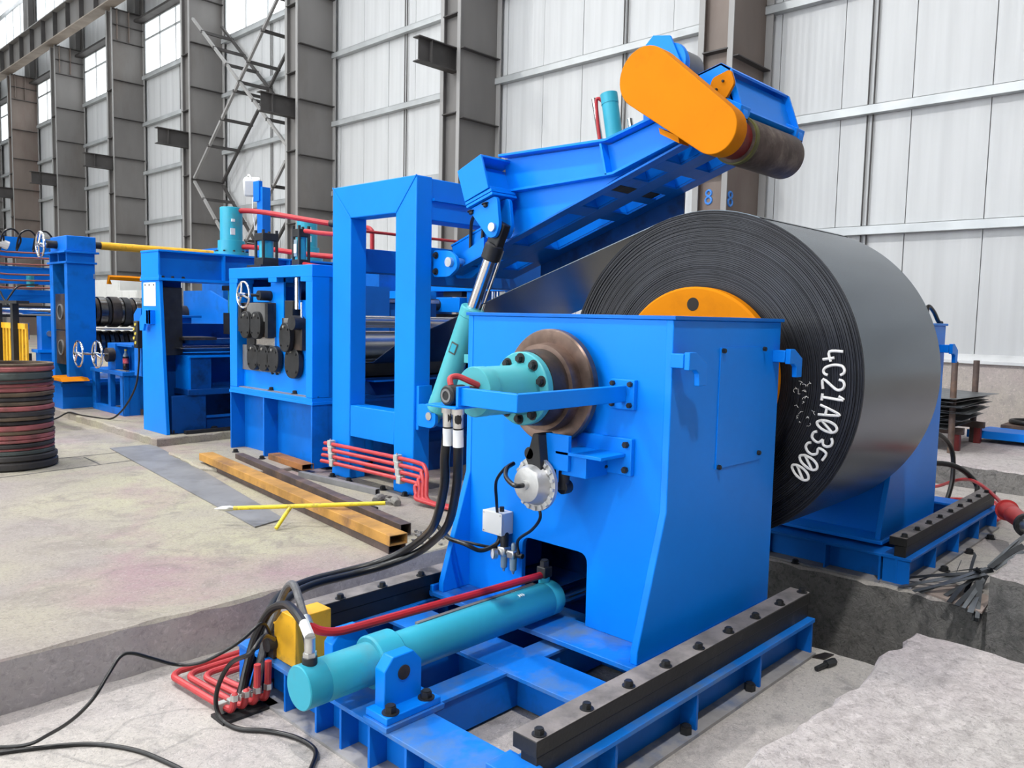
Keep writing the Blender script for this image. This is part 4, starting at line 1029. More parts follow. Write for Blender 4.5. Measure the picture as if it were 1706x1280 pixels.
# ================================================================== HOSES AND PIPES IN FRONT
def hose(name, pts, r, m, label, cat, ferr=None, group=None):
    o = MB().tube(pts, r, 12).build(name, m, None)
    tag(o, label, cat, group)
    if ferr:
        for (a, b, rr_, mm, nm) in ferr: MB().cyl(a, b, rr_, n=14).build(nm, mm, o)
    return o
HP = {
 'a': [(2.085, 2.330, 1.0), (2.088, 2.331, 0.93), (2.10, 2.36, 0.80), (2.16, 2.43, 0.66), (2.30, 2.64, 0.45), (2.50, 2.95, 0.28), (2.53, 3.13, 0.165), (2.45, 3.26, 0.085), (2.30, 3.33, 0.055), (2.093, 3.34, 0.05), (1.90, 3.26, 0.05), (1.73, 3.10, 0.02), (1.60, 2.97, -0.06), (1.512, 2.90, -0.165)],
 'b': [(2.085, 2.272, 1.0), (2.090, 2.275, 0.93), (2.12, 2.305, 0.80), (2.20, 2.40, 0.65), (2.34, 2.60, 0.44), (2.53, 2.91, 0.265), (2.56, 3.08, 0.155), (2.46, 3.20, 0.085), (2.303, 3.27, 0.055), (2.072, 3.26, 0.058), (1.889, 3.18, 0.055), (1.725, 3.04, 0.02), (1.61, 2.91, -0.05), (1.548, 2.86, -0.145)]}
for k, lab in (('a', 'thick black hydraulic hose hanging from the rotary union, left one of the pair'), ('b', 'thick black hydraulic hose hanging from the rotary union, right one of the pair')):
    p = HP[k]; v0 = Vector(p[0]); v1 = Vector(p[1]); d = (v1-v0).normalized()
    hose('hydraulic_hose', p, 0.0195, RUBBER, lab, 'hose', group='hoses from the rotary union to the pit pipes',
         ferr=[(v0+d*0.0, v0+d*0.075, 0.021, ZINC, 'ferrule'), (v0-d*0.005, v0+d*0.02, 0.026, ZINC, 'nut'), (v0+d*0.082, v0+d*0.15, 0.0215, PAPER, 'paper_tag')])
# dark red pipes in the pit, four bent runs in one plane ending upright
pp = thing('pit_pipes', (1.48, 3.05, PITZ), 'four red steel pipes bent round each other on the pit floor', 'pipes')
for i in range(4):
    y0 = 3.30-i*0.05; x = 1.40+i*0.047; zz = -0.185
    MB().tube([(1.92, y0+0.005, zz), (x+0.10, y0+0.003, zz), (x+0.03, y0-0.004, zz), (x, y0-0.04, zz), (x+0.002, y0-0.10, zz), (x+0.02, 2.95, zz), (x+0.03, 2.86, zz), (x+0.035, 2.825, zz+0.008), (x+0.04, 2.815, zz+0.06), (x+0.04, 2.81, zz+(0.06 if i < 2 else 0.16))], 0.0135).build('pipe', PINKRED, pp)
    MB().box(x-0.001, x+0.037, 2.865, 2.895, PITZ+0.012, -0.163).build('pipe_clamp', CLAMPM, pp, bevel=0.003)
    MB().cyl((x+0.04, 2.812, zz+0.045), (x+0.04, 2.812, zz+0.068), 0.0175, n=6).build('nut', ZINC, pp)
MB().box(1.385, 1.62, 2.80, 2.90, PITZ, PITZ+0.012).build('clamp_rail', BLACKM, pp)
hose('cable', [(0.60, 3.30, -0.214), (0.684, 3.25, -0.214), (0.805, 3.134, -0.205), (0.862, 3.063, -0.16), (0.908, 2.954, -0.08), (0.958, 2.895, 0.0), (1.017, 2.918, 0.06), (1.071, 2.95, 0.1), (1.114, 2.952, 0.1), (1.186, 2.945, 0.06), (1.275, 2.943, 0.01), (1.339, 2.88, 0.02), (1.41, 2.829, 0.06), (1.469, 2.799, 0.1), (1.55, 2.80, 0.14), (1.62, 2.86, 0.05)], 0.0065, RUBBER, 'thin black cable arching up from the pit floor towards the yellow guard box', 'cable')
hose('cable', [(0.45, 3.28, -0.213), (0.669, 3.183, -0.213), (0.833, 3.1, -0.213), (0.979, 2.998, -0.213), (1.072, 2.858, -0.213), (1.119, 2.715, -0.213), (1.149, 2.548, -0.213), (1.15, 2.3, -0.213)], 0.0080, RUBBER, 'black cable lying in a wide curve on the pit floor at the bottom edge', 'cable')
hose('cable', [(1.60, 2.80, 0.06), (1.50, 2.70, 0.13), (1.424, 2.66, 0.10), (1.419, 2.798, 0.02), (1.402, 2.864, -0.08), (1.389, 2.864, -0.16), (1.395, 2.818, -0.208), (1.413, 2.72, -0.210), (1.484, 2.627, -0.210), (1.531, 2.516, -0.210), (1.533, 2.399, -0.210), (1.468, 2.316, -0.210), (1.395, 2.26, -0.210), (1.30, 2.2, -0.21)], 0.0090, RUBBER, 'black cable looping from the red pit pipes round in front of the base frame', 'cable')

# four red pipes clamped along the portal foot
rp = thing('hydraulic_pipes', (3.74, 5.1, 0.2), 'four salmon red pipes in grey clamps along the foot of the portal frame', 'pipes')
for i in range(4):
    z = 0.275-i*0.048; x = 3.735-i*0.012; sh = i*0.028; yb2 = 4.40-0.02*i
    MB().tube([(x, 5.70, z-0.004), (x, 5.60-sh, z), (x, 4.75-sh, z+0.006), (x-0.01, yb2+0.06, z+0.004), (x-0.03, yb2-0.02+i*0.04, z-0.01), (x-0.05, yb2-0.07+i*0.045, z-0.06), (x-0.07, yb2-0.09+i*0.045, max(z-0.14, 0.06)), (x-0.08, yb2-0.13+i*0.04, 0.045), (x-0.02, yb2-0.30, 0.025), (x+0.1, yb2-0.7, 0.025)], 0.0155).build('pipe', PINKRED, rp)
    for yy in (5.615-sh, 4.735-sh):
        cl = MB().box(x-0.024, x+0.03, yy-0.022, yy+0.022, z-0.028, z+0.030).build('pipe_clamp', CLAMPM, rp, bevel=0.003)
        MB().cyl((x-0.005, yy, z+0.03), (x-0.005, yy, z+0.042), 0.007, n=6).build('screw', ZINC, cl)

# ================================================================== LEVELLER
lv = thing('roll_leveller', (4.3, 6.57, 0.03), 'blue roller leveller housing with black oval roller bearings, left of the portal', 'leveller')
F, YR, YL = 3.705, 5.850, 7.285
# lower cabinet
b_ = MB(); b_.box(F+0.14, 5.6, YR+0.004, YL-0.004, 0.03, 0.575)
b_.build('lower_body', BLUE2, lv)
for yy in (YL-0.02, 6.645, YR): MB().box(F, F+0.16, yy, yy+0.02, 0.03, 0.575).build('rib', BLUE2, lv, bevel=0.002)
MB().box(F-0.005, 5.6, YR-0.01, YL+0.01, 0.575, 0.600).build('deck_plate', BLUE, lv, bevel=0.002)
MB().box(F+0.0, 5.6, YR, YL, 0.600, 0.632).build('deck_plate', BLUE, lv, bevel=0.002)
MB().box(F+0.02, F+0.12, YR+0.02, YL-0.02, 0.632, 0.640).build('dust_ledge', GREYST, lv)
for yy in (5.88, 6.22, 6.62, 7.20): hexbolt(lv, (F+0.06, yy, 0.640), 'z', 0.022)
for p in ((3.62, 7.02), (3.63, 6.55)): hexbolt(lv, (*p, 0.031), 'z', 0.022, name='anchor_bolt')
# housing frame
for (a, b) in ((YL-0.14, YL), (YR, YR+0.10)):
    MB().box(F, F+0.168, a, b, 0.634, 1.655).build('housing_post', BLUE, lv, bevel=0.004)
MB().box(F-0.003, 4.15, YR-0.003, YL+0.003, 1.655, 1.755).build('top_beam', BLUE, lv, bevel=0.004)
for (a, b) in ((YL-0.16, YL-0.003), (6.42, 6.56), (YR+0.003, YR+0.18)):
    MB().box(F-0.002, F+0.17, a, b, 1.615, 1.66).build('top_lug', BLUE, lv, bevel=0.003)
MB().box(F+0.165, 4.05, YR+0.002, YR+0.02, 0.634, 1.69).build('side_sheet', BLUE2, lv)
MB().box(F+0.165, 5.6, YL-0.02, YL-0.002, 0.634, 1.656).build('side_sheet', BLUE2, lv)
# face plate with windows (built round them)
fx = F+0.07
for (y0, y1, z0, z1) in ((YR+0.1, YL-0.14, 0.640, 1.03), (6.42, 6.64, 1.03, 1.655), (YR+0.1, 6.14, 1.03, 1.46)):
    MB().box(fx, fx+0.02, y0, y1, z0, z1).build('face_plate', BLUE, lv)
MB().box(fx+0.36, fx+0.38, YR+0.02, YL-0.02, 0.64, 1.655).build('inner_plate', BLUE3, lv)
def oval(y, z, ry, rz, x, nm, m=BLACKM, th=0.05):
    p = [(y+ry*math.copysign(abs(math.cos(a))**0.85, math.cos(a)), z+rz*math.copysign(abs(math.sin(a))**0.85, math.sin(a))) for a in [2*math.pi*i/28 for i in range(28)]]
    o = MB().prism(p, 'x', x-th, x).build(nm, m, lv, bevel=0.006)
    MB().cyl((x-th-0.012, y, z+rz*0.72), (x-th, y, z+rz*0.72), 0.012, n=10).build('grease_nipple', ZINC, o)
    for s in (-1, 1):
        for t in (-0.55, 0.55): MB().cyl((x-th-0.008, y+s*ry*0.62, z+t*rz), (x-th, y+s*ry*0.62, z+t*rz), 0.010, n=6).build('bolt', BLACKM, o)
    return o
# left upper roller block
MB().box(3.7164, 3.8729, 6.5526, 7.0416, 1.1204, 1.4334).build('bearing_block', DARK, lv, bevel=0.004)
MB().box(3.7017, 3.7164, 6.6113, 6.9438, 1.2622, 1.4285).build('front_shim', GREYM, lv, bevel=0.002)
MB().box(3.6871, 3.7457, 6.5428, 6.5917, 1.1155, 1.4285).build('slide_gib', BLACKM, lv); MB().box(3.6871, 3.7457, 7.0220, 7.0807, 1.1644, 1.4285).build('slide_gib', BLACKM, lv)
oval(6.9291, 1.2280, 0.092, 0.125, 3.7164, 'roller_bearing'); oval(6.7335, 1.2280, 0.092, 0.125, 3.7164, 'roller_bearing')
MB().box(3.7457, 3.8142, 6.8851, 7.0318, 0.9884, 1.1253).build('lower_gib', BLACKM, lv)
MB().box(3.7555, 3.7751, 6.5428, 6.8851, 1.0275, 1.1253).build('light_strip', STEEL, lv)
# left lower bank
MB().box(3.7604, 3.7751, 6.4744, 7.1394, 0.8025, 1.0373).build('bank_plate', GREYM, lv)
for y_ in (7.0269, 6.8313, 6.6559): oval(y_*0.978, 0.930, 0.098, 0.118, 3.760, 'roller_bearing')
# right upper block with rods and lower bearing
MB().box(3.7164, 3.8533, 6.0294, 6.3521, 1.0275, 1.3013).build('bearing_block', DARK, lv, bevel=0.004)
MB().box(3.7066, 3.7946, 6.1614, 6.2885, 1.2818, 1.4529).build('bearing_yoke', BLACKM, lv, bevel=0.004)
MB().box(3.7017, 3.7164, 6.1907, 6.2983, 1.2035, 1.3013).build('front_shim', GREYM, lv)
oval(6.2299, 1.1351, 0.090, 0.128, 3.7164, 'roller_bearing')
MB().cyl((3.6382, 6.0636, 1.2642), (3.7360, 6.0636, 1.2642), 0.062, n=24).build('gear_cap', BLACKM, lv)
oval(6.1956, 0.9150, 0.118, 0.138, 3.7653, 'roller_bearing')
MB().cyl((3.7360, 6.1242, 1.3796), (3.7360, 6.1242, 1.6485), 0.028, n=18).build('lift_rod', CHROME, lv)
MB().cyl((3.7164, 6.0294, 1.2818), (3.7164, 6.0294, 1.4382), 0.012, n=12).build('guide_rod', CHROME, lv)
MB().cyl((3.7164, 7.1003, 1.2524), (3.7946, 7.1003, 1.2524), 0.058, n=20).build('gear_cap', BLACKM, lv)
for p in ((7.33, 1.03), (7.33, 0.86), (6.60, 0.93), (6.60, 0.80), (6.52, 0.93), (6.52, 0.80), (6.02, 0.95), (6.02, 0.82)): hexbolt(lv, (fx, p[0]-0.02 if p[0] > 7.2 else p[0], p[1]), '-x', 0.015, washer=False)
# screw gearbox with hand wheel
MB().box(3.7751, 3.9609, 6.5330, 6.9634, 1.4382, 1.5800).build('screw_box', BLUE, lv, bevel=0.004)
MB().cyl((3.8631, 6.6504, 1.5800), (3.8631, 6.6504, 1.6485), 0.022, n=14).build('screw', BRASS, lv)
MB().cyl((3.6577, 6.6504, 1.4969), (3.7751, 6.6504, 1.4969), 0.045, n=18).build('shaft_housing', BLACKM, lv)
hand_wheel('hand_wheel', (3.5404, 6.7042, 1.4989), (-1, 0.02, 0), 0.114, parent=lv, tube_r=0.010)
MB().cyl((3.5501, 6.7042, 1.4989), (3.6675, 6.6504, 1.4969), 0.014, n=12).build('wheel_shaft', BLACKM, lv)
# air cylinders on top
def tie_cyl(x, y, w, h, z, nm):
    o = MB().box(x-w/2, x+w/2, y-w/2, y+w/2, z, z+0.07).build(nm, BLACKM, lv, bevel=0.004)
    MB().box(x-w/2, x+w/2, y-w/2, y+w/2, z+h-0.07, z+h).build('head_block', BLACKM, o, bevel=0.004)
    MB().cyl((x, y, z+0.07), (x, y, z+h-0.07), w*0.40, n=28).build('tube', TEAL2, o)
    for sx in (-1, 1):
        for sy in (-1, 1):
            MB().cyl((x+sx*w*0.42, y+sy*w*0.42, z), (x+sx*w*0.42, y+sy*w*0.42, z+h+0.03), 0.014, n=10).build('tie_rod', BLACKM, o)
    return o
MB().box(3.82, 4.08, 6.90, 7.16, 1.755, 1.79).build('cylinder_seat', BLACKM, lv)
tie_cyl(3.95, 7.03, 0.165, 0.30, 1.79, 'air_cylinder'); t2 = tie_cyl(3.95, 6.42, 0.115, 0.34, 1.755, 'air_cylinder')
MB().box(3.888, 3.8915, 6.39, 6.44, 1.85, 2.00).build('filter_bowl', GLASS, t2, bevel=0.002)
MB().box(3.884, 3.888, 6.395, 6.435, 1.88, 1.96).build('rating_plate', PAPER, t2)
for (y, z, r_) in ((6.32, 2.075, 0.02), (6.34, 1.785, 0.018)):
    MB().tube([(3.93, y, z), (3.93, 6.1, z-0.03), (3.95, 5.80, z-0.06), (3.97, 5.66, z-0.075)], r_).build('red_pipe', RED, lv)
# pinch rolls between the portal posts
for z, r_ in ((1.288, 0.050), (1.088, 0.122)):
    MB().cyl((3.955, 5.58, z), (6.1, 5.58, z), r_, n=40).build('pinch_roll', STEEL, pf)
MB().box(4.3, 5.5, 5.95, 7.1, 0.64, 1.02).build('roll_carriage', BLACKM, lv)
MB().box(3.97, 4.0, 5.87, 6.10, 0.632, 1.2).build('roll_chock', BLUE2, lv) if False else None
MB().prism([(5.55, 0.66), (5.86, 0.66), (5.86, 0.80), (5.70, 0.80)], 'x', 4.15, 5.9).build('feed_table', BLUE3, lv)
MB().box(4.05, 5.9, 5.45, 5.86, 0.785, 0.80).build('table_plate', BLUE, lv)
MB().box(4.3, 5.9, 5.3, 5.8, 0.0, 0.25).build('table_base', BLUE3, lv)
# entry unit seen through the portal, beyond the swing cylinder
eu = thing('entry_roll_unit', (7.2, 7.4, 0), 'blue roll unit with gearbox seen between portal post and slanted cylinder', 'roll unit')
MB().box(7.0, 7.35, 6.66, 8.30, 1.665, 1.80).build('top_beam', BLUE, eu, bevel=0.004)
for y0, y1 in ((7.24, 7.52), (6.66, 6.84), (8.14, 8.34)): MB().box(7.02, 7.33, y0, y1, 0.0, 1.665).build('column', BLUE2, eu, bevel=0.004)
MB().box(6.96, 7.28, 7.59, 8.08, 1.395, 1.585).build('gearbox', BLUE, eu, bevel=0.004)
MB().box(7.04, 7.26, 7.64, 7.99, 1.60, 1.664).build('screw_nut', BLACKM, eu)
MB().cyl((7.15, 7.82, 1.585), (7.15, 7.82, 1.66), 0.03, n=12).build('screw', ZINC, eu)
MB().cyl((6.88, 8.02, 1.49), (6.96, 8.02, 1.49), 0.075, n=20).build('gear_cap', DARK, eu)
MB().box(7.0, 7.3, 7.56, 8.12, 1.10, 1.37).build('roll_block', DARK, eu)
for y in (7.06, 7.15): MB().cyl((7.12, y, 1.0), (7.12, y, 1.665), 0.024, n=12).build('rod', CHROME, eu)
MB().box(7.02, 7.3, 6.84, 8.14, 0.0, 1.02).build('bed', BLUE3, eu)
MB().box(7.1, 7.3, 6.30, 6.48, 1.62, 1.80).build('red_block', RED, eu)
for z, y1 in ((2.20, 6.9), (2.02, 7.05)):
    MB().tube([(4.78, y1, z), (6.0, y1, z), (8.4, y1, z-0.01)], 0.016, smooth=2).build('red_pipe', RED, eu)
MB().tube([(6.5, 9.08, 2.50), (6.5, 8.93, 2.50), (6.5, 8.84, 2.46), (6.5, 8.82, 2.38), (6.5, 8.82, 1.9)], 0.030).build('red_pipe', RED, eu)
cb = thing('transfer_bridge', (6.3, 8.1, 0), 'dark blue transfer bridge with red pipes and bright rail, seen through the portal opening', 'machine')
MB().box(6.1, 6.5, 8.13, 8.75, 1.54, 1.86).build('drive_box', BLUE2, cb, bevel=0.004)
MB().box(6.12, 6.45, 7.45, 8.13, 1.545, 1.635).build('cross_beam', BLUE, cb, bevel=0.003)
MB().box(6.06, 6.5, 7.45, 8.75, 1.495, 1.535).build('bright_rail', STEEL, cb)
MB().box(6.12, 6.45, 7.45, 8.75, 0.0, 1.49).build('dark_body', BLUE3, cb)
for y in (8.02, 7.93): MB().tube([(6.08, y+0.22, 1.44), (6.08, y+0.06, 1.44), (6.08, y, 1.40), (6.08, y, 1.0)], 0.014).build('red_pipe', RED, cb)

# ================================================================== SHEAR
sh = thing('shear_frame', (4.5, 8.4, 0.08), 'blue portal shear with tapered column and paper notice, left of the leveller', 'shear')
SX, SR, SL = 3.43, 8.215, 8.660
zb = 0.08
MB().prism([(SL, zb), (SR-0.125, zb), (SR+0.005, 1.645), (SL, 1.645)], 'x', SX, SX+0.035).build('front_plate', BLUE, sh, bevel=0.003)
MB().add([(SX+0.03, SR-0.10, zb), (SX+0.30, SR-0.10, zb), (SX+0.30, SR+0.03, 1.645), (SX+0.03, SR+0.03, 1.645), (SX+0.03, SR-0.08, zb), (SX+0.30, SR-0.08, zb), (SX+0.30, SR+0.05, 1.645), (SX+0.03, SR+0.05, 1.645)],
         [(0, 1, 2, 3), (7, 6, 5, 4), (0, 4, 5, 1), (1, 5, 6, 2), (2, 6, 7, 3), (3, 7, 4, 0)]).build('side_plate', BLUE2, sh) if False else None
MB().box(SX+0.035, SX+0.32, SR+0.22, SL, zb, 1.645).build('column_body', BLUE3, sh)
MB().box(SX+0.06, SX+0.26, SR+0.06, SR+0.22, 0.88, 1.58).build('blade_guide', BLACKM, sh, bevel=0.004)
MB().box(SX-0.012, 5.6, SR-0.015, SL+0.01, 1.645, 1.672).build('bottom_flange', BLUE, sh, bevel=0.002)
MB().box(SX-0.006, SX+0.02, SR-0.01, SL, 1.672, 1.70).build('beam_end', BLUE, sh)
MB().box(SX, SX+0.02, SR+0.02, SL, 1.672, 1.935).build('beam_end', BLUE, sh, bevel=0.002)
MB().box(SX+0.02, 5.6, SR+0.06, SR+0.08, 1.672, 1.935).build('beam_web', BLUE2, sh)
MB().box(SX-0.006, 5.6, SR+0.0, SL, 1.935, 1.955).build('top_flange', BLUE, sh, bevel=0.002)
for x in (4.12, 4.9, 5.5): MB().box(x, x+0.016, SR, SR+0.06, 1.672, 1.935).build('stiffener', BLUE, sh)
for x in (3.48, 3.58, 3.69): hexbolt(sh, (x, SR+0.03, 1.672), 'z', 0.016)
MB().box(5.25, 5.6, SR, SL, zb, 1.645).build('far_column', BLUE2, sh)
hk = [(SR+0.02, 1.36), (SR+0.13, 1.36), (SR+0.25, 1.27), (SR+0.25, 1.14), (SR+0.18, 1.14), (SR+0.17, 1.20), (SR+0.02, 1.20)]
MB().prism([(SL+0.02, 1.14), (SL+0.02, 1.25), (SL-0.10, 1.36), (SL-0.20, 1.36), (SL-0.20, 1.20), (SL-0.09, 1.20), (SL-0.06, 1.14)], 'x', SX-0.09, SX-0.065).build('lifting_hook', BLUE, sh, bevel=0.003) if False else None
MB().prism([(8.55, 1.13), (8.55, 1.25), (8.43, 1.345), (8.33, 1.345), (8.33, 1.20), (8.43, 1.20), (8.46, 1.13)], 'x', SX-0.07, SX-0.045).build('lifting_hook', BLUE, sh, bevel=0.003)
MB().box(SX-0.07, SX, 8.33, 8.38, 1.20, 1.34).build('lifting_hook', BLUE, sh)
for p in ((3.52, 8.15), (3.95, 8.12)): hexbolt(sh, (*p, zb), 'z', 0.035, name='anchor_bolt')
MB().box(3.6, 5.2, 8.02, 8.08, zb, zb+0.035).build('floor_bar', BLACKM, sh)
# table inside the shear
tb = MB(); tb.box(3.66, 5.3, 8.10, 8.75, 0.47, 0.53); tb.build('bed_plate', BLUE3, sh, bevel=0.004)
MB().box(3.70, 3.92, 8.12, 8.14, 0.53, 0.86).build('table_web', BLUE3, sh); MB().box(3.92, 5.3, 8.35, 8.37, 0.53, 0.86).build('table_web', BLUE3, sh)
MB().box(3.68, 3.70, 8.12, 8.7, 0.53, 0.86).build('table_web', BLUE, sh)
MB().box(3.68, 5.3, 8.10, 8.75, 0.86, 0.885).build('table_top', BLUE, sh, bevel=0.003)
MB().box(3.50, 3.86, 8.12, 8.2, zb, 0.47).build('table_leg', BLUE3, sh, bevel=0.004)
MB().box(3.86, 5.3, 8.30, 8.34, zb, 0.20).build('bed_beam', BLUE3, sh); MB().box(3.86, 5.3, 8.28, 8.32, 0.20, 0.225).build('bed_beam', DUSTY, sh)
MB().box(3.6, 5.3, 8.85, 8.9, zb, 1.2).build('back_plate', BLUE3, sh)
MB().box(3.60, 5.3, 8.05, 8.6, 0.955, 0.963).build('cut_sheet', STEEL, sh)
MB().box(3.72, 5.3, 8.2, 8.5, 1.00, 1.05).build('upper_blade', BLUE3, sh); MB().box(3.65, 4.0, 8.15, 8.5, 1.04, 1.07).build('blade_holder', DARK, sh)
c1_ = MB().box(4.15, 4.33, 8.15, 8.33, 1.57, 1.62).build('small_cylinder', BLACKM, sh)
MB().cyl((4.24, 8.24, 1.33), (4.24, 8.24, 1.57), 0.06, n=18).build('tube', TEAL2, c1_); MB().box(4.16, 4.32, 8.16, 8.32, 1.10, 1.33).build('foot', BLACKM, c1_)
for z in (1.60, 1.36): MB().tube([(4.3, 8.16, z), (4.6, 8.14, z), (4.9, 8.14, z)], 0.014, smooth=2).build('red_pipe', RED, sh)
nt_ = MB().box(SX-0.004, SX-0.001, 8.30, 8.60, 1.385, 1.625).build('notice', PAPER, sh)
for y in (8.34, 8.45, 8.55): MB().cyl((SX-0.010, y, 1.60), (SX-0.001, y, 1.60), 0.009, n=10).build('magnet', BLACKM, nt_)
# big vertical cylinders on the shear beam
def ram(x, y, z, r_, h, lab):
    o = MB().lathe([(0.0, 0.0), (0.0, r_*1.55), (0.035, r_*1.55), (0.035, r_*1.22), (0.16, r_*1.20), (0.165, r_), (h-0.004, r_), (h, r_-0.004), (h, 0.0)], (x, y, z), (0, 0, 1), 40).build('ram_cylinder', TEAL2, sh)
    for i in range(10):
        a = 2*math.pi*i/10
        hexbolt(o, (x+r_*1.4*math.cos(a), y+r_*1.4*math.sin(a), z+0.035), 'z', 0.013, washer=False)
    MB().box(x-r_*0.55, x-r_*0.05, y-r_*0.99, y-r_*0.90, z+0.22, z+0.29).build('rating_plate', PAPER, o)
    MB().box(x-r_*0.45, x-r_*0.15, y-r_*1.0, y-r_*0.88, z+0.36, z+0.39).build('white_tag', PAPER, o)
    return o
ram(4.30, 8.40, 1.955, 0.118, 0.52, ''); ram(5.25, 8.40, 1.955, 0.118, 0.50, '')
MB().tube([(4.34, 8.31, 2.44), (4.42, 8.2, 2.44), (4.50, 7.9, 2.40), (4.56, 7.3, 2.30), (4.60, 6.85, 2.23), (4.61, 6.62, 2.20)], 0.028).build('red_pipe', RED, sh)
MB().cyl((4.597, 6.92, 2.243), (4.606, 6.72, 2.213), 0.036, n=12).build('coupling', BLACKM, sh)
MB().tube([(4.34, 8.31, 2.05), (4.42, 8.2, 2.05), (4.50, 7.9, 2.02), (4.56, 7.3, 1.95), (4.60, 6.85, 1.91), (4.61, 6.62, 1.89)], 0.028).build('red_pipe', RED, sh)
# lamp post with white floodlight behind the shear
lp = thing('floodlight_post', (5.5, 9.84, 0.08), 'tall blue square post with white floodlight behind the leveller', 'floodlight')
MB().box(5.44, 5.56, 9.78, 9.92, 0.08, 2.98).build('post', BLUE2, lp, bevel=0.003)
MB().box(5.42, 5.47, 9.83, 9.98, 2.80, 3.06).build('lamp_bracket', BLUE2, lp)
dd2 = Vector((-0.55, -0.35, 0.25)).normalized()
MB().beam((5.42, 10.02, 2.98), (5.52, 10.16, 3.04), 0.22, 0.24).build('lamp_body', WHITEP, lp, bevel=0.03)
MB().tube([(5.42, 10.0, 3.06), (5.40, 10.03, 3.14), (5.42, 10.12, 3.15), (5.46, 10.18, 3.08)], 0.012).build('lamp_yoke', WHITEP, lp)
MB().tube([(5.42, 9.98, 2.86), (5.40, 9.96, 2.70), (5.42, 9.95, 2.5), (5.43, 9.93, 2.3)], 0.007).build('lamp_cable', WHITEP, lp)

# ================================================================== SLITTING STAND AND LEFT EDGE
ss = thing('slitter_stand', (3.6, 11.3, 0), 'blue slitting stand with two dark bearing chocks and a hand wheel on top', 'roll stand')
X0, X1, Y0, Y1 = 3.45, 3.78, 11.0, 11.66
MB().box(X0-0.10, 4.6, 10.95, 11.95, 0.0, 0.44).build('base', BLUE2, ss, bevel=0.005)
MB().box(X0-0.12, 4.6, 10.93, 11.97, 0.36, 0.40).build('base_flange', BLUE2, ss)
MB().box(X0, X1, Y0, Y0+0.10, 0.44, 1.90).build('front_post', BLUE2, ss, bevel=0.004)
MB().box(X0, X1, Y1-0.12, Y1, 0.44, 1.90).build('rear_post', BLUE2, ss, bevel=0.004)
MB().box(X0+0.16, X0+0.20, Y0+0.10, Y1-0.12, 0.44, 1.90).build('slot_back', DARK, ss)
for z0, z1 in ((0.62, 1.05), (1.06, 1.52)):
    ck = MB()
    o = MB().box(X0+0.02, X0+0.20, Y0+0.11, Y1-0.13, z0, z1).build('chock', DARK, ss, bevel=0.006)
    zc = (z0+z1)/2
    MB().lathe([(0, 0.085), (0, 0.100), (0.02, 0.100), (0.02, 0.085)], (X0+0.003, Y0+0.32, zc), A, 32, closed=True).build('bearing_ring', GREYM, o)
    MB().cyl((X0+0.012, Y0+0.32, zc), (X0+0.022, Y0+0.32, zc), 0.088, n=28).build('bearing_bore', BLACKM, o)
MB().box(X0-0.02, X1+0.02, Y0-0.03, Y1+0.03, 1.90, 1.925).build('cap_plate', BLUE2, ss, bevel=0.003)
for y in (Y0, Y0+0.30, Y1-0.03): MB().box(X0, X1, y, y+0.025, 1.925, 2.03).build('cap_rib', BLUE2, ss)
MB().box(X0-0.04, X1+0.04, Y0-0.05, Y1+0.10, 2.03, 2.055).build('cap_plate', BLUE2, ss, bevel=0.003)
MB().box(X0+0.0, X1+0.02, Y0, Y1-0.05, 2.055, 2.245).build('screw_box', BLUE2, ss, bevel=0.01)
MB().cyl((X0-0.12, 11.36, 2.14), (X0, 11.36, 2.14), 0.05, n=18).build('shaft_housing', BLACKM, ss)
hand_wheel('hand_wheel', (X0-0.18, 11.38, 2.13), (-1, 0.0, 0), 0.16, parent=ss, tube_r=0.014, spokes=4)
MB().cyl((X0-0.20, 11.38, 2.13), (X0-0.1, 11.36, 2.14), 0.018).build('wheel_shaft', ZINC, ss)
MB().cyl((X1+0.02, 11.3, 2.165), (X1+0.20, 11.3, 2.165), 0.045, n=18).build('coupling', BLACKM, ss)
MB().cyl((X1+0.18, 11.3, 2.165), (5.6, 11.3, 2.165), 0.052, n=20).build('drive_shaft', YELLOW, ss)
MB().box(5.5, 5.9, 11.0, 11.66, 0.0, 2.25).build('far_post', BLUE2, ss)
# arbor with cutter discs
ar = MB().cyl((X1, 11.33, 1.30), (5.5, 11.33, 1.30), 0.11, n=24).build('upper_arbor', DARK, ss)
x = X1+0.06; k = 0
while x < 4.9:
    w = [0.05, 0.09, 0.04, 0.11, 0.035, 0.08][k % 6]; r_ = [0.185, 0.20, 0.188, 0.205, 0.19, 0.20][k % 6]
    MB().cyl((x, 11.33, 1.30), (x+w, 11.33, 1.30), r_, n=36).build('cutter_disc', TOOLST if k % 3 == 1 else (BLACKM if k % 3 else DARK), ar, bevel=0.004); x += w+0.008; k += 1
ar2 = MB().cyl((X1, 11.33, 0.88), (5.5, 11.33, 0.88), 0.10, n=24).build('lower_arbor', DARK, ss)
x = X1+0.06; k = 0
while x < 4.6:
    MB().cyl((x, 11.33, 0.88), (x+0.045, 11.33, 0.88), 0.165+0.01*(k % 2), n=30).build('cutter_disc', TOOLST if k % 2 else DARK, ar2); x += 0.06; k += 1
MB().box(3.85, 4.35, 10.9, 11.2, 1.075, 1.085).build('strip_end', STEEL, ss)
MB().tube([(3.95, 11.0, 1.66), (3.95, 11.0, 1.745), (4.2, 11.0, 1.745), (4.62, 11.0, 1.735)], 0.035, 4, smooth=0).build('yellow_frame', ORANGE, ss)
cm = MB().prism([(10.72, 0.44), (11.55, 0.44), (11.30, 0.48), (10.80, 0.475)], 'x', 3.28, 3.60).build('step_plate', ORANGE, None); tag(cm, 'orange steel step plate in front of the slitting stand', 'step plate')
MB().box(X1-0.02, X1+0.0, Y0-0.01, Y0, 1.72, 1.78).build('eye_plate', ZINC, ss)

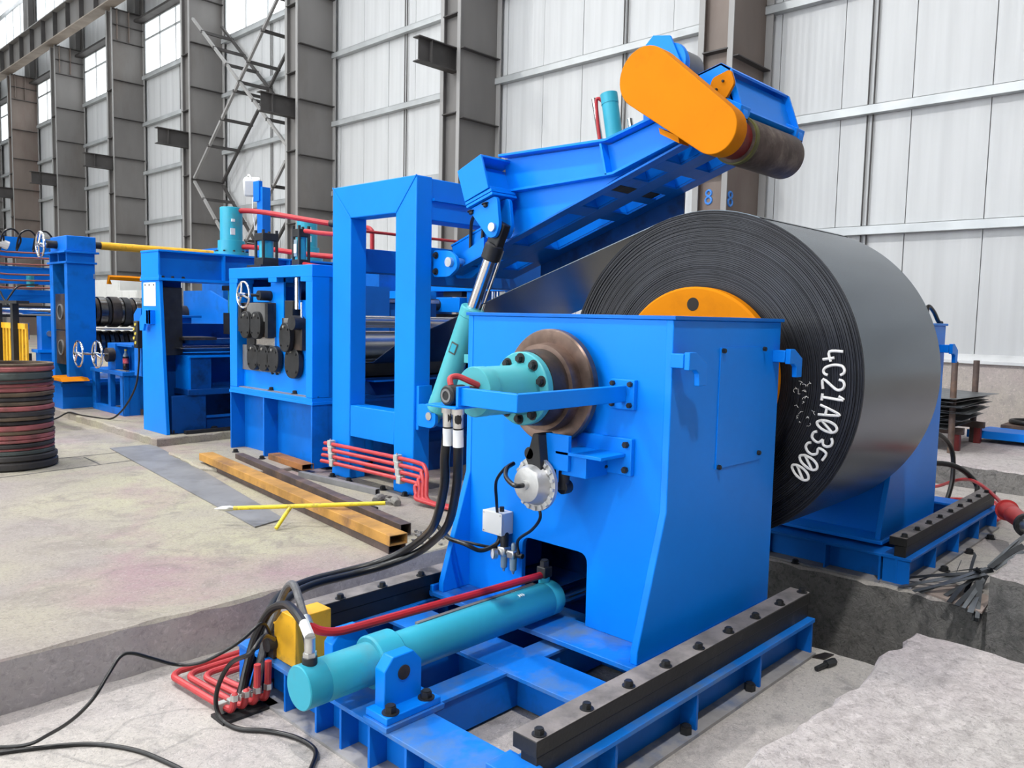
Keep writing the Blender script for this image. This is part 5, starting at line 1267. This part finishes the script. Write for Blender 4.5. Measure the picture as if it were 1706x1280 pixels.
# side guide bench with two hand wheels
bn = thing('guide_bench', (3.75, 10.3, 0.08), 'blue open steel bench with two chrome hand wheels, between slitting stand and shear', 'bench')
for y0, y1 in ((9.80, 9.92), (10.22, 10.30), (10.72, 10.82)): MB().box(3.66, 3.72, y0, y1, 0.16, 0.56).build('leg', BLUE2, bn, bevel=0.003)
MB().box(3.66, 3.72, 9.80, 10.82, 0.08, 0.16).build('foot_rail', BLUE2, bn, bevel=0.003)
MB().box(3.66, 3.85, 9.81, 9.83, 0.08, 0.58).build('side_sheet', BLUE2, bn)
MB().box(4.1, 4.13, 9.82, 10.82, 0.08, 0.56).build('back_sheet', BLUE2, bn)
MB().box(3.64, 4.4, 9.78, 10.84, 0.56, 0.605).build('bench_top', BLUE2, bn, bevel=0.003)
MB().box(3.70, 3.74, 9.83, 10.2, 0.605, 0.615).build('bench_plate', GREYST, bn)
gb = MB(); gb.box(3.70, 4.3, 10.16, 10.40, 0.605, 0.93); gb.build('slide_box', BLUE2, bn, bevel=0.004)
MB().box(3.72, 4.4, 9.70, 10.2, 0.90, 0.925).build('slide_top', BLUE2, bn)
MB().box(3.85, 3.87, 9.7, 10.2, 0.605, 0.90).build('slide_web', BLUE2, bn)
MB().cyl((3.62, 10.22, 0.79), (3.70, 10.22, 0.79), 0.085, n=28).build('dial_plate', DARK, bn)
hand_wheel('hand_wheel', (3.50, 10.17, 0.80), (-1, 0.0, 0), 0.158, parent=bn, tube_r=0.013)
hand_wheel('hand_wheel', (3.48, 10.745, 0.78), (-1, 0.0, 0), 0.158, parent=bn, tube_r=0.013)
MB().cyl((3.50, 10.17, 0.80), (3.62, 10.2, 0.79), 0.018).build('wheel_shaft', CHROME, bn)
MB().cyl((3.49, 10.745, 0.785), (3.49, 10.2, 0.80), 0.016).build('link_shaft', CHROME, bn)
MB().box(3.9, 4.3, 9.4, 9.9, 1.03, 1.28).build('upper_slide', BLUE2, bn, bevel=0.004); MB().box(3.85, 4.4, 9.35, 9.95, 1.26, 1.285).build('upper_slide', BLUE2, bn)
MB().box(3.95, 4.2, 9.5, 9.8, 0.90, 1.03).build('upper_post', BLUE2, bn)
MB().prism([(9.32, 0.60), (9.32, 1.29), (9.22, 1.36), (9.12, 1.36), (9.12, 0.60)], 'x', 3.60, 3.64).build('pendant_plate', BLUE2, bn, bevel=0.003)
pdt = thing('pendant_control', (3.56, 9.10, 0.95), 'black pendant control with yellow buttons hanging beside the shear column', 'pendant control')
MB().box(3.53, 3.596, 9.06, 9.16, 0.92, 1.22).build('case', BLACKM, pdt, bevel=0.012)
for i in range(5): MB().cyl((3.522, 9.09+0.04*(i % 2), 0.98+0.05*i), (3.532, 9.09+0.04*(i % 2), 0.98+0.05*i), 0.017, n=10).build('button', BRASS, pdt)
MB().tube([(3.57, 9.11, 0.93), (3.57, 9.12, 0.75), (3.55, 9.16, 0.50), (3.50, 9.30, 0.28), (3.46, 9.48, 0.14), (3.42, 9.62, 0.088), (3.36, 9.85, 0.085), (3.30, 10.2, 0.085), (3.27, 10.5, 0.085), (3.10, 10.52, 0.01), (2.7, 10.3, 0.008)], 0.010).build('cable', RUBBER, pdt)
bt = thing('cola_bottle', (3.80, 10.06, 0.605), 'plastic bottle of dark cola with red label on the bench', 'bottle')
bx_, by_ = 3.79, 10.07
MB().lathe([(0.0, 0.0), (0.0, 0.030), (0.01, 0.034), (0.08, 0.034), (0.085, 0.032), (0.145, 0.032), (0.15, 0.034), (0.168, 0.032), (0.168, 0.0)], (bx_, by_, 0.606), (0, 0, 1), 24).build('cola', COLA, bt)
MB().lathe([(0.168, 0.0), (0.168, 0.032), (0.19, 0.027), (0.215, 0.014), (0.235, 0.013), (0.235, 0.0)], (bx_, by_, 0.606), (0, 0, 1), 24).build('bottle_neck', GLASS, bt)
MB().lathe([(0.085, 0.033), (0.085, 0.0352), (0.145, 0.0352), (0.145, 0.033)], (bx_, by_, 0.606), (0, 0, 1), 24, closed=True).build('label', LABELR, bt)
MB().cyl((bx_, by_, 0.84), (bx_, by_, 0.862), 0.0155, n=16).build('cap', BRASS, bt)

# machines running out of the left edge
lm = thing('recoiler_entry', (3.2, 12.8, 0), 'blue roll machine with bright steel roller and copper pipes at the left edge', 'roll machine')
MB().box(2.2, 3.95, 12.75, 12.95, 1.66, 1.90).build('upper_beam', BLUE2, lm, bevel=0.004)
MB().box(2.2, 3.9, 12.70, 13.0, 1.40, 1.58).build('lower_beam', BLUE2, lm, bevel=0.004)
MB().box(2.2, 3.95, 12.7, 12.9, 2.02, 2.30).build('top_tank', BLUE2, lm)
MB().cyl((2.2, 12.6, 1.28), (3.9, 12.6, 1.28), 0.055, n=24).build('steel_roller', CHROME, lm)
MB().box(2.2, 3.85, 12.62, 12.70, 1.20, 1.36).build('black_beam', BLACKM, lm)  # plain black beam behind the roller
MB().cyl((3.50, 12.66, 1.60), (3.50, 12.66, 1.80), 0.05, n=16).build('teal_cylinder', TEAL2, lm)
for i, z in enumerate((2.10, 2.03, 1.94, 1.80, 1.72, 1.62)):
    MB().tube([(2.2, 12.55, z), (2.9, 12.55, z+0.01), (3.2, 12.56, z-0.02), (3.95, 12.56, z)], 0.012, 6, smooth=3).build('copper_pipe', mat('copper_pipe', (0.36, 0.13, 0.10), 0.45, 0.4) if i == 0 else bpy.data.materials['copper_pipe'], lm)
for i in range(6):
    x = 2.5+i*0.2
    MB().tube([(x, 12.5, 2.12), (x+0.02, 12.4, 2.32), (x+0.14, 12.4, 2.38), (x+0.24, 12.45, 2.26), (x+0.2, 12.5, 2.10)], 0.013).build('hose', RUBBER, lm)
MB().tube([(2.6, 12.5, 2.28), (3.0, 12.5, 2.22), (3.2, 12.5, 2.16)], 0.06, smooth=3).build('white_valve', WHITEP, lm)
MB().tube([(3.55, 12.5, 1.65), (3.3, 12.45, 1.62), (3.2, 12.45, 1.50), (3.15, 12.5, 1.42), (3.1, 12.55, 1.55)], 0.012).build('hose', RUBBER, lm)
MB().box(2.2, 3.4, 12.4, 12.9, 0.9, 1.12).build('strip_bundle', STEEL, lm)
MB().box(3.5, 3.8, 12.3, 12.5, 0.0, 0.72).build('pillar', BLUE2, lm); MB().box(3.52, 3.72, 12.3, 12.5, 0.76, 1.22).build('pillar_head', BLUE2, lm)
MB().cyl((3.62, 12.28, 0.98), (3.62, 12.3, 0.98), 0.04, n=14).build('knob', ZINC, lm)
MB().box(3.46, 3.9, 12.28, 12.55, 0.72, 0.76).build('pillar_plate', BLUE, lm)
MB().box(2.2, 3.45, 12.5, 13.2, 0.0, 0.7).build('dark_bed', BLACKM, lm)

# yellow guard fence panel
fe = thing('guard_fence', (2.5, 10.2, 0), 'yellow slatted guard fence panel with dark posts, behind the ring stack', 'fence')
fy0, fy1 = 9.58, 11.6
n = 22
for i in range(n):
    y = fy0+(fy1-fy0)*i/(n-1)
    MB().beam((2.60-0.12*i/n, y, 0.3), (2.60-0.12*i/n, y, 1.12), 0.045, 0.02, upv=(1, 0, 0)).build('slat', YELLOW, fe)
MB().beam((2.60, fy0, 1.14), (2.48, fy1, 1.14), 0.03, 0.06).build('top_rail', YELLOW, fe); MB().beam((2.60, fy0, 0.30), (2.48, fy1, 0.30), 0.03, 0.06).build('bottom_rail', YELLOW, fe)
for t in (0.10, 0.35): MB().box(2.54-0.12*t, 2.60-0.12*t, fy0+(fy1-fy0)*t+0.0, fy0+(fy1-fy0)*t+0.09, 0.0, 1.38).build('post', BLACKM, fe)
MB().box(2.50, 2.62, fy0-0.05, fy1, 1.38, 1.41).build('cover_strip', BLACKM, fe)

# stack of separator rings
mats = [RINGK, RINGK, GREENK, RINGR, RINGK, RINGR, RINGR, RINGB, RINGR, RINGK, RINGB, RINGK, RINGR, RINGB, RINGK, RINGB, RINGR, RINGR, RINGK, GREENK, RINGR, RINGB]
words = ['black', 'black', 'greenish black', 'dull red', 'black', 'dull red', 'dull red', 'brown', 'dull red', 'black', 'brown', 'black', 'dull red', 'brown', 'black', 'brown', 'dull red', 'dull red', 'black', 'greenish black', 'dull red', 'brown']
hs = [0.075, 0.05, 0.035, 0.022, 0.035, 0.022, 0.04, 0.028, 0.045, 0.035, 0.028, 0.05, 0.04, 0.032, 0.038, 0.032, 0.035, 0.032, 0.02, 0.07, 0.04, 0.022]
ordn = ['lowest', 'second', 'third', 'fourth', 'fifth', 'sixth', 'seventh', 'eighth', 'ninth', 'tenth', 'eleventh', 'twelfth', 'thirteenth', 'fourteenth', 'fifteenth', 'sixteenth', 'seventeenth', 'eighteenth', 'nineteenth', 'twentieth', 'twenty-first', 'topmost']
z = 0.0; rg = random.Random(11)
tot = sum(hs); sc_h = 0.885/(tot+0.004*len(hs))
for i, (m, h_) in enumerate(zip(mats, hs)):
    h_ *= sc_h
    cx, cy = 1.965+rg.uniform(-0.012, 0.012), 7.72+rg.uniform(-0.012, 0.012); R = 0.318+rg.uniform(-0.010, 0.010)+(0.012 if i < 3 else 0)
    n_ = 48; b_ = h_*0.22
    prof = [(0, R-0.045), (0, R-b_), (b_, R), (h_-b_, R), (h_, R-b_), (h_, R-0.045)]
    o = MB().lathe(prof, (cx, cy, z+0.001), (rg.uniform(-0.012, 0.012), rg.uniform(-0.012, 0.012), 1), n_, closed=True).build('separator_ring', m, None)
    tag(o, '%s rubber separator ring, %s in the ring stack counted from the floor' % (words[i], ordn[i]) if i else 'thick black rubber separator ring lying on the floor under the ring stack', 'ring', 'rings stacked at the left edge')
    z += h_+0.004*sc_h

# white storage boxes far behind the slitting stand
for i, (x, y, w, h_, z0, lab) in enumerate(((10.4, 28.6, 3.2, 2.26, 0.0, 'long pale grey control cabinet far behind the slitting stand'), (10.2, 25.9, 1.6, 1.9, 0.0, 'white cabinet far behind the shear column'))):
    t = thing('control_cabinet', (x, y, 0), lab, 'cabinet')
    MB().box(x-0.4, x+0.3, y-w/2, y+w/2, z0, h_).build('body', WHITEP, t, bevel=0.01)
    for k in range(3): MB().box(x-0.42, x-0.40, y-w/2+w*k/3+0.02, y-w/2+w*(k+1)/3-0.02, 0.1, h_-0.04).build('door', WHITEP, t)
# blue guard wing behind the shear
tag(MB().prism([(10.0, 0.5), (11.4, 0.5), (11.4, 1.62), (10.6, 1.62), (9.9, 1.42)], 'x', 5.1, 5.13).build('guard_sheet', BLUE2, None), 'blue guard sheet standing behind the shear table', 'guard')

# ================================================================== ON THE LEFT FLOOR
def rhs(name, p, q, w, h_, wall, m, label, cat='steel tube', group=None):
    """hollow rectangular tube lying from p to q; p, q are bottom centres"""
    p = Vector(p)+Vector((0, 0, h_/2)); q = Vector(q)+Vector((0, 0, h_/2))
    d = (q-p).normalized(); up_ = Vector((0, 0, 1)); s = d.cross(up_).normalized(); u = s.cross(d)
    vs = []
    for e in (p, q):
        for k, (ww, hh) in enumerate(((w, h_), (w-2*wall, h_-2*wall))):
            for a, b in ((-1, -1), (1, -1), (1, 1), (-1, 1)): vs.append(e+s*(a*ww/2)+u*(b*hh/2))
    fs = []
    for i in range(4):
        j = (i+1) % 4
        fs += [(i, j, 8+j, 8+i), (4+i, 12+i, 12+j, 4+j), (i, 4+i, 4+j, j), (8+i, 8+j, 12+j, 12+i)]
    o = MB().add(vs, fs).build(name, m, None, bevel=0.003)
    return tag(o, label, cat, group)
rhs('steel_tube', (3.22, 6.68, 0.0), (2.815, 3.56, 0.0), 0.115, 0.052, 0.006, BROWN, 'dark brown square tube underneath the rusty orange tube, on the slab edge')
rhs('steel_tube', (3.19, 6.72, 0.052), (2.80, 3.53, 0.052), 0.120, 0.062, 0.006, RUSTY, 'orange-brown rusty square tube lying on top of another near the slab edge')
rhs('steel_tube', (3.50, 6.72, 0.0), (3.07, 3.80, 0.0), 0.075, 0.075, 0.005, BROWN, 'long dark brown square tube lying behind the rusty orange one')
rhs('steel_tube', (3.72, 6.50, 0.03), (3.66, 5.84, 0.03), 0.11, 0.052, 0.005, RUST, 'short rusty tube offcut at the foot of the leveller')
rhs('steel_tube', (3.55, 5.78, 0.0), (3.62, 4.82, 0.0), 0.045, 0.045, 0.003, GREYST, 'pale grey thin square tube in front of the portal feet')
tag(MB().tube([(3.45, 5.84, 0.012), (3.40, 5.2, 0.012), (3.33, 4.44, 0.012)], 0.012, 8, smooth=2).build('round_bar', DARK, None), 'thin dark round bar lying between the tubes and the pale grey tube', 'steel bar')
rb = MB(); rg = random.Random(2)
for k in range(26):
    c = Vector((rg.uniform(2.86, 3.20), rg.uniform(3.50, 3.85), 0.004)); s_ = rg.uniform(0.005, 0.016)
    pts = [c+Vector((math.cos(a*1.05+k)*s_*rg.uniform(0.7, 1.2), math.sin(a*1.05+k)*s_*rg.uniform(0.7, 1.2), 0)) for a in range(6)]
    rb.plate(pts, (rg.uniform(-0.3, 0.3), rg.uniform(-0.3, 0.3), 1), s_*rg.uniform(0.5, 1.0))
tag(rb.build('rubble', RAWM, None), 'small concrete crumbs at the slab edge by the tube ends', 'rubble', kind='stuff')
yl = thing('marking_bar', (2.85, 4.6, 0.13), 'yellow tee-shaped steel bar with pointed grey tip lying across the tubes', 'tool')
MB().cyl((2.415, 4.723, 0.108), (3.094, 4.039, 0.158), 0.0135, n=12).build('shaft', LEMON, yl)
MB().lathe([(0.0, 0.0), (0.05, 0.016), (0.10, 0.020), (0.125, 0.014), (0.125, 0.0)], (2.33, 4.777+0.03, 0.102), (0.68, -0.684, 0.05), 14).build('tip', ZINC, yl)
MB().cyl((2.671, 4.465, 0.122), (2.545, 4.424, 0.013), 0.0125, n=12).build('cross_bar', LEMON, yl)
gl = thing('work_gloves', (3.50, 4.55, 0.0), 'crumpled grey work gloves on the floor at the end of the yellow bar', 'gloves')
rg = random.Random(5)
for k, (x, y, ang) in enumerate(((3.50, 4.63, 0.4), (3.53, 4.50, 1.2))):
    pm = MB(); c = Vector((x, y, 0.02)); a = Vector((math.cos(ang), math.sin(ang), 0)); b = Vector((-a.y, a.x, 0))
    pm.tube([c-a*0.07, c-a*0.02+Vector((0, 0, 0.008)), c+a*0.03], lambda t: 0.026+0.008*math.sin(3*t), 10)
    g0 = pm.build('palm', GLOVE, gl)
    for j in range(4):
        s = (j-1.5)*0.017
        MB().tube([c+a*0.02+b*s, c+a*0.06+b*s*1.4+Vector((0, 0, rg.uniform(0.0, 0.012))), c+a*rg.uniform(0.085, 0.105)+b*s*1.8-Vector((0, 0, 0.008))], 0.0095, 8).build('finger', GLOVE, g0)
    MB().tube([c-a*0.03+b*0.02, c+b*0.05, c+a*0.025+b*0.062-Vector((0, 0, 0.008))], 0.010, 8).build('thumb', GLOVE, g0)
fpl = MB().prism([(2.88, 8.09), (3.28, 8.06), (3.05, 6.5), (2.72, 4.63), (2.48, 4.565)], 'z', 0.001, 0.009).build('floor_plate', GREYST, None)
tag(fpl, 'grey steel plate lying flush on the floor left of the tubes', 'steel plate')

# ================================================================== BACKGROUND RIGHT
sk = thing('plate_rack', (9.7, 2.6, 0), 'brown steel rack carrying offcut sheets, with two tall round posts, by the masonry', 'rack')
MB().cyl((9.42, 2.47, 0.0), (9.60, 2.530, 0.975), 0.032, n=16).build('post', BROWN, sk)
MB().cyl((10.6, 2.555, 0.0), (10.75, 2.60, 0.955), 0.034, n=16).build('post', BROWN, sk)
for x in (9.65, 10.5):
    MB().box(x, x+0.07, 2.42, 3.9, 0.18, 0.25).build('bearer', BROWN, sk)
    for y in (2.45, 3.8): MB().box(x, x+0.07, y, y+0.07, 0.0, 0.18).build('leg', REDK, sk)
rg = random.Random(21); z = 0.255
for i in range(15):
    cx, cy = 10.05+rg.uniform(-0.06, 0.06), 3.0+rg.uniform(-0.10, 0.06); a = rg.uniform(-0.10, 0.10)
    L_, W_ = rg.uniform(1.1, 1.35), rg.uniform(0.9, 1.15)
    c_, s_ = math.cos(a), math.sin(a)
    tilt = rg.uniform(-0.03, 0.03)
    pts = [(cx+c_*u*L_/2-s_*v*W_/2, cy+s_*u*L_/2+c_*v*W_/2, z+tilt*v+0.012) for u, v in ((-1, -1), (1, -1), (1, 1), (-1, 1))]
    o = MB().plate(pts, (0, 0, 1), 0.004).build('sheet_offcut', SHEETD, None)
    pos = 'topmost' if i == 14 else ('lowest' if i == 0 else ordn[i])
    tag(o, 'dark steel sheet offcut, %s in the rack pile counted from below' % pos, 'sheet', 'offcut sheets on the brown rack')
    z += 0.024
pltb = MB().prism([(10.62, 2.62), (10.62, 1.2), (11.0, 1.2), (11.15, 2.50)], 'z', 0.05, 0.14).build('blue_beam', BLUE, None)
tag(pltb, 'blue steel beam lying on the floor in front of the masonry', 'steel beam')
rim = MB().tube([(11.5+0.25*math.cos(t*0.35), 1.9+0.45*math.sin(t*0.35), 0.20) for t in range(19)], 0.03, smooth=2).build('tyre_hose', RUBBER, None)
tag(rim, 'black hose coil lying behind the blue beam by the masonry', 'hose')
lz = MB(); lz.box(11.2, 11.9, 1.5, 2.4, 0.0, 0.17)
tag(lz.build('pallet_block', BROWN, None), 'dark timber block under the hose coil by the masonry', 'block')
# red hydraulic motor on the ground
rmz = thing('red_motor', (6.2, 1.24, 0), 'red flanged hydraulic motor lying on the floor by the rear base frame', 'motor')
a0, a1 = Vector((6.55, 1.33, 0.06)), Vector((6.02, 1.08, 0.07)); dm = (a1-a0).normalized()
MB().lathe([(0, 0.0), (0, 0.072), (0.03, 0.076), (0.03, 0.062), (0.14, 0.062), (0.16, 0.054), (0.18, 0.060), (0.32, 0.056), (0.50, 0.053), (0.50, 0.0)], a0, dm, 28).build('housing', MOTORR, rmz)
fl_ = MB().lathe([(0.50, 0.03), (0.50, 0.078), (0.525, 0.080), (0.545, 0.078), (0.545, 0.03)], a0, dm, 32, closed=True).build('flange', BLACKM, rmz)
MB().lathe([(0.545, 0.0), (0.545, 0.055), (0.60, 0.028), (0.64, 0.022), (0.64, 0.0)], a0, dm, 24).build('nose', ZINC, rmz)
for i in range(8):
    o1 = dm.orthogonal().normalized(); o2 = dm.cross(o1); a = 2*math.pi*i/8
    hexbolt(fl_, a0+dm*0.545+(o1*math.cos(a)+o2*math.sin(a))*0.062, tuple(dm), 0.009, washer=False)
tag(MB().tube([(8.4, 2.38, -0.20), (8.2, 2.237, -0.15), (7.9, 2.045, -0.036), (7.6, 1.876, 0.052), (7.3, 1.713, 0.098), (7.0, 1.535, 0.085), (6.5, 1.306, 0.068), (6.1, 1.131, 0.077), (5.8, 0.95, 0.03), (5.5, 0.7, 0.014)], 0.014).build('red_hose', RED, None), 'bright red hose snaking past the rear base frame to the right edge', 'hose')
tag(MB().tube([(6.5, 2.2, 0.95), (7.1, 2.15, 0.30), (7.4, 2.05, -0.15), (7.5, 2.0, -0.20)], 0.016).build('grey_hose', RUBBER, None), 'straight black hose dropping behind the rear stand', 'hose')
tag(MB().tube([(6.4, 2.3, 0.30), (7.0, 2.25, 0.46), (7.5, 2.12, 0.45), (7.8, 2.04, 0.28), (7.75, 2.0, 0.02), (7.6, 2.0, -0.18)], 0.020).build('black_hose', RUBBER, None), 'thick black hose looping out from behind the rear stand', 'hose')
tag(MB().tube([(6.4, 2.3, 0.0), (7.0, 2.1, 0.20), (7.35, 1.9, 0.20), (7.5, 1.75, 0.04), (7.3, 1.72, -0.1)], 0.022).build('black_hose', RUBBER, None), 'thick black hose arching low over the end of the rear base frame', 'hose')
for i in range(3):
    pass
pk = thing('far_pit_pipes', (7.6, 1.6, PITZ), 'pink steel pipes bent on the far pit floor behind the rear base frame', 'pipes')
for i in range(3):
    MB().tube([(7.2, 2.6, -0.17), (7.9-i*0.08, 1.9-i*0.05, -0.17), (7.95-i*0.08, 1.7, -0.17), (7.5-i*0.1, 1.58-i*0.03, -0.17), (7.2, 1.55, -0.17)], 0.014, smooth=2).build('pipe', PINKRED, pk)

# scrap strips: each strip a bent band
rg = random.Random(9)
center = Vector((5.30, 1.17, -0.12))
specs = [((5.12, 1.62, -0.205), (5.30, 1.18, -0.10)), ((4.98, 1.45, -0.20), (5.28, 1.15, -0.09)), ((5.0, 1.42, -0.205), (5.35, 1.16, -0.07)), ((4.90, 1.20, -0.20), (5.30, 1.15, -0.10)),
         ((4.90, 1.13, -0.22), (5.32, 1.16, -0.12)), ((4.88, 1.09, -0.235), (5.28, 1.17, -0.13)), ((4.95, 1.25, -0.205), (5.30, 1.2, -0.13)), ((5.06, 1.30, -0.205), (5.26, 1.18, -0.12)),
         ((5.34, 1.16, -0.08), (5.78, 1.10, 0.03)), ((5.32, 1.14, -0.06), (5.70, 1.05, 0.02)), ((5.34, 1.12, -0.07), (5.60, 1.03, 0.01)), ((5.45, 1.28, -0.20), (5.25, 1.18, -0.06)),
         ((5.62, 1.26, -0.20), (5.36, 1.2, -0.10)), ((5.50, 1.22, -0.20), (5.30, 1.20, -0.08)), ((5.40, 1.36, -0.205), (5.22, 1.2, -0.14)), ((5.25, 1.50, -0.205), (5.42, 1.2, -0.10)), ((4.92, 1.17, -0.21), (5.2, 1.14, -0.10)), ((5.03, 1.55, -0.21), (5.40, 1.14, -0.09))]
SHEETK = mat('black_scrap_sheet', (0.045, 0.048, 0.052), 0.4, 0.6, var=0.25, scale=9)
specs += [((5.20, 1.23, -0.205), (5.28, 1.19, -0.09)), ((5.55, 1.30, -0.205), (5.58, 1.28, -0.06)), ((5.46, 1.36, -0.205), (5.47, 1.33, -0.09)), ((4.93, 1.11, -0.27), (5.15, 1.15, -0.10)), ((5.36, 1.15, -0.06), (5.90, 1.08, 0.04))]
for i, (a, b) in enumerate(specs):
    a, b = Vector(a), Vector(b); d = b-a; side = d.cross(Vector((0, 0, 1))).normalized(); w = rg.uniform(0.009, 0.018)
    mid = (a+b)/2+Vector((0, 0, rg.uniform(0.0, 0.05)))
    pts = [a*(1-t)**2+mid*2*t*(1-t)+b*t*t for t in [k/8 for k in range(9)]]
    vs = []
    tw = rg.uniform(-0.9, 0.9)
    for k, p in enumerate(pts):
        s2 = (side*math.cos(tw*k/8)+Vector((0, 0, 1))*math.sin(tw*k/8))*w
        vs += [p-s2, p+s2, p+s2+Vector((0, 0, 0.003)), p-s2+Vector((0, 0, 0.003))]
    fs = [(4*k+j, 4*k+(j+1) % 4, 4*k+4+(j+1) % 4, 4*k+4+j) for k in range(8) for j in range(4)]+[(0, 1, 2, 3), (35, 34, 33, 32)]
    o = MB().add(vs, fs).build('scrap_strip', SHEETK if i % 3 == 0 else SHEETD, None)
    tag(o, 'bent %s steel scrap strip in the heap at the trench edge' % ('blackened' if i % 3 == 0 else 'grey'), 'scrap strip', 'scrap strips at the trench edge')
tag(MB().prism([(5.06, 1.42), (4.93, 1.08), (5.25, 1.10), (5.35, 1.32)], 'z', PITZ, PITZ+0.012).build('cardboard_sheet', mat('brown_board', (0.42, 0.34, 0.30), 0.9, var=0.15, scale=8), None), 'pale brown board under the scrap strips', 'board')
lb = thing('loose_bolt', (3.62, 1.41, PITZ), 'loose black bolt lying on the pit floor beside the base frame', 'bolt')
MB().cyl((3.60, 1.40, PITZ+0.018), (3.66, 1.385, PITZ+0.018), 0.018, n=6).build('head', BLACKM, lb)
MB().cyl((3.53, 1.415, PITZ+0.013), (3.60, 1.40, PITZ+0.018), 0.011, n=12).build('shank', BLACKM, lb)
tag(MB().prism([(3.66, 1.50), (3.76, 1.47), (3.77, 1.43), (3.68, 1.44)], 'z', PITZ, PITZ+0.006).build('shim_plate', DARK, None), 'small rusty shim plate at the corner of the front base frame', 'steel plate')
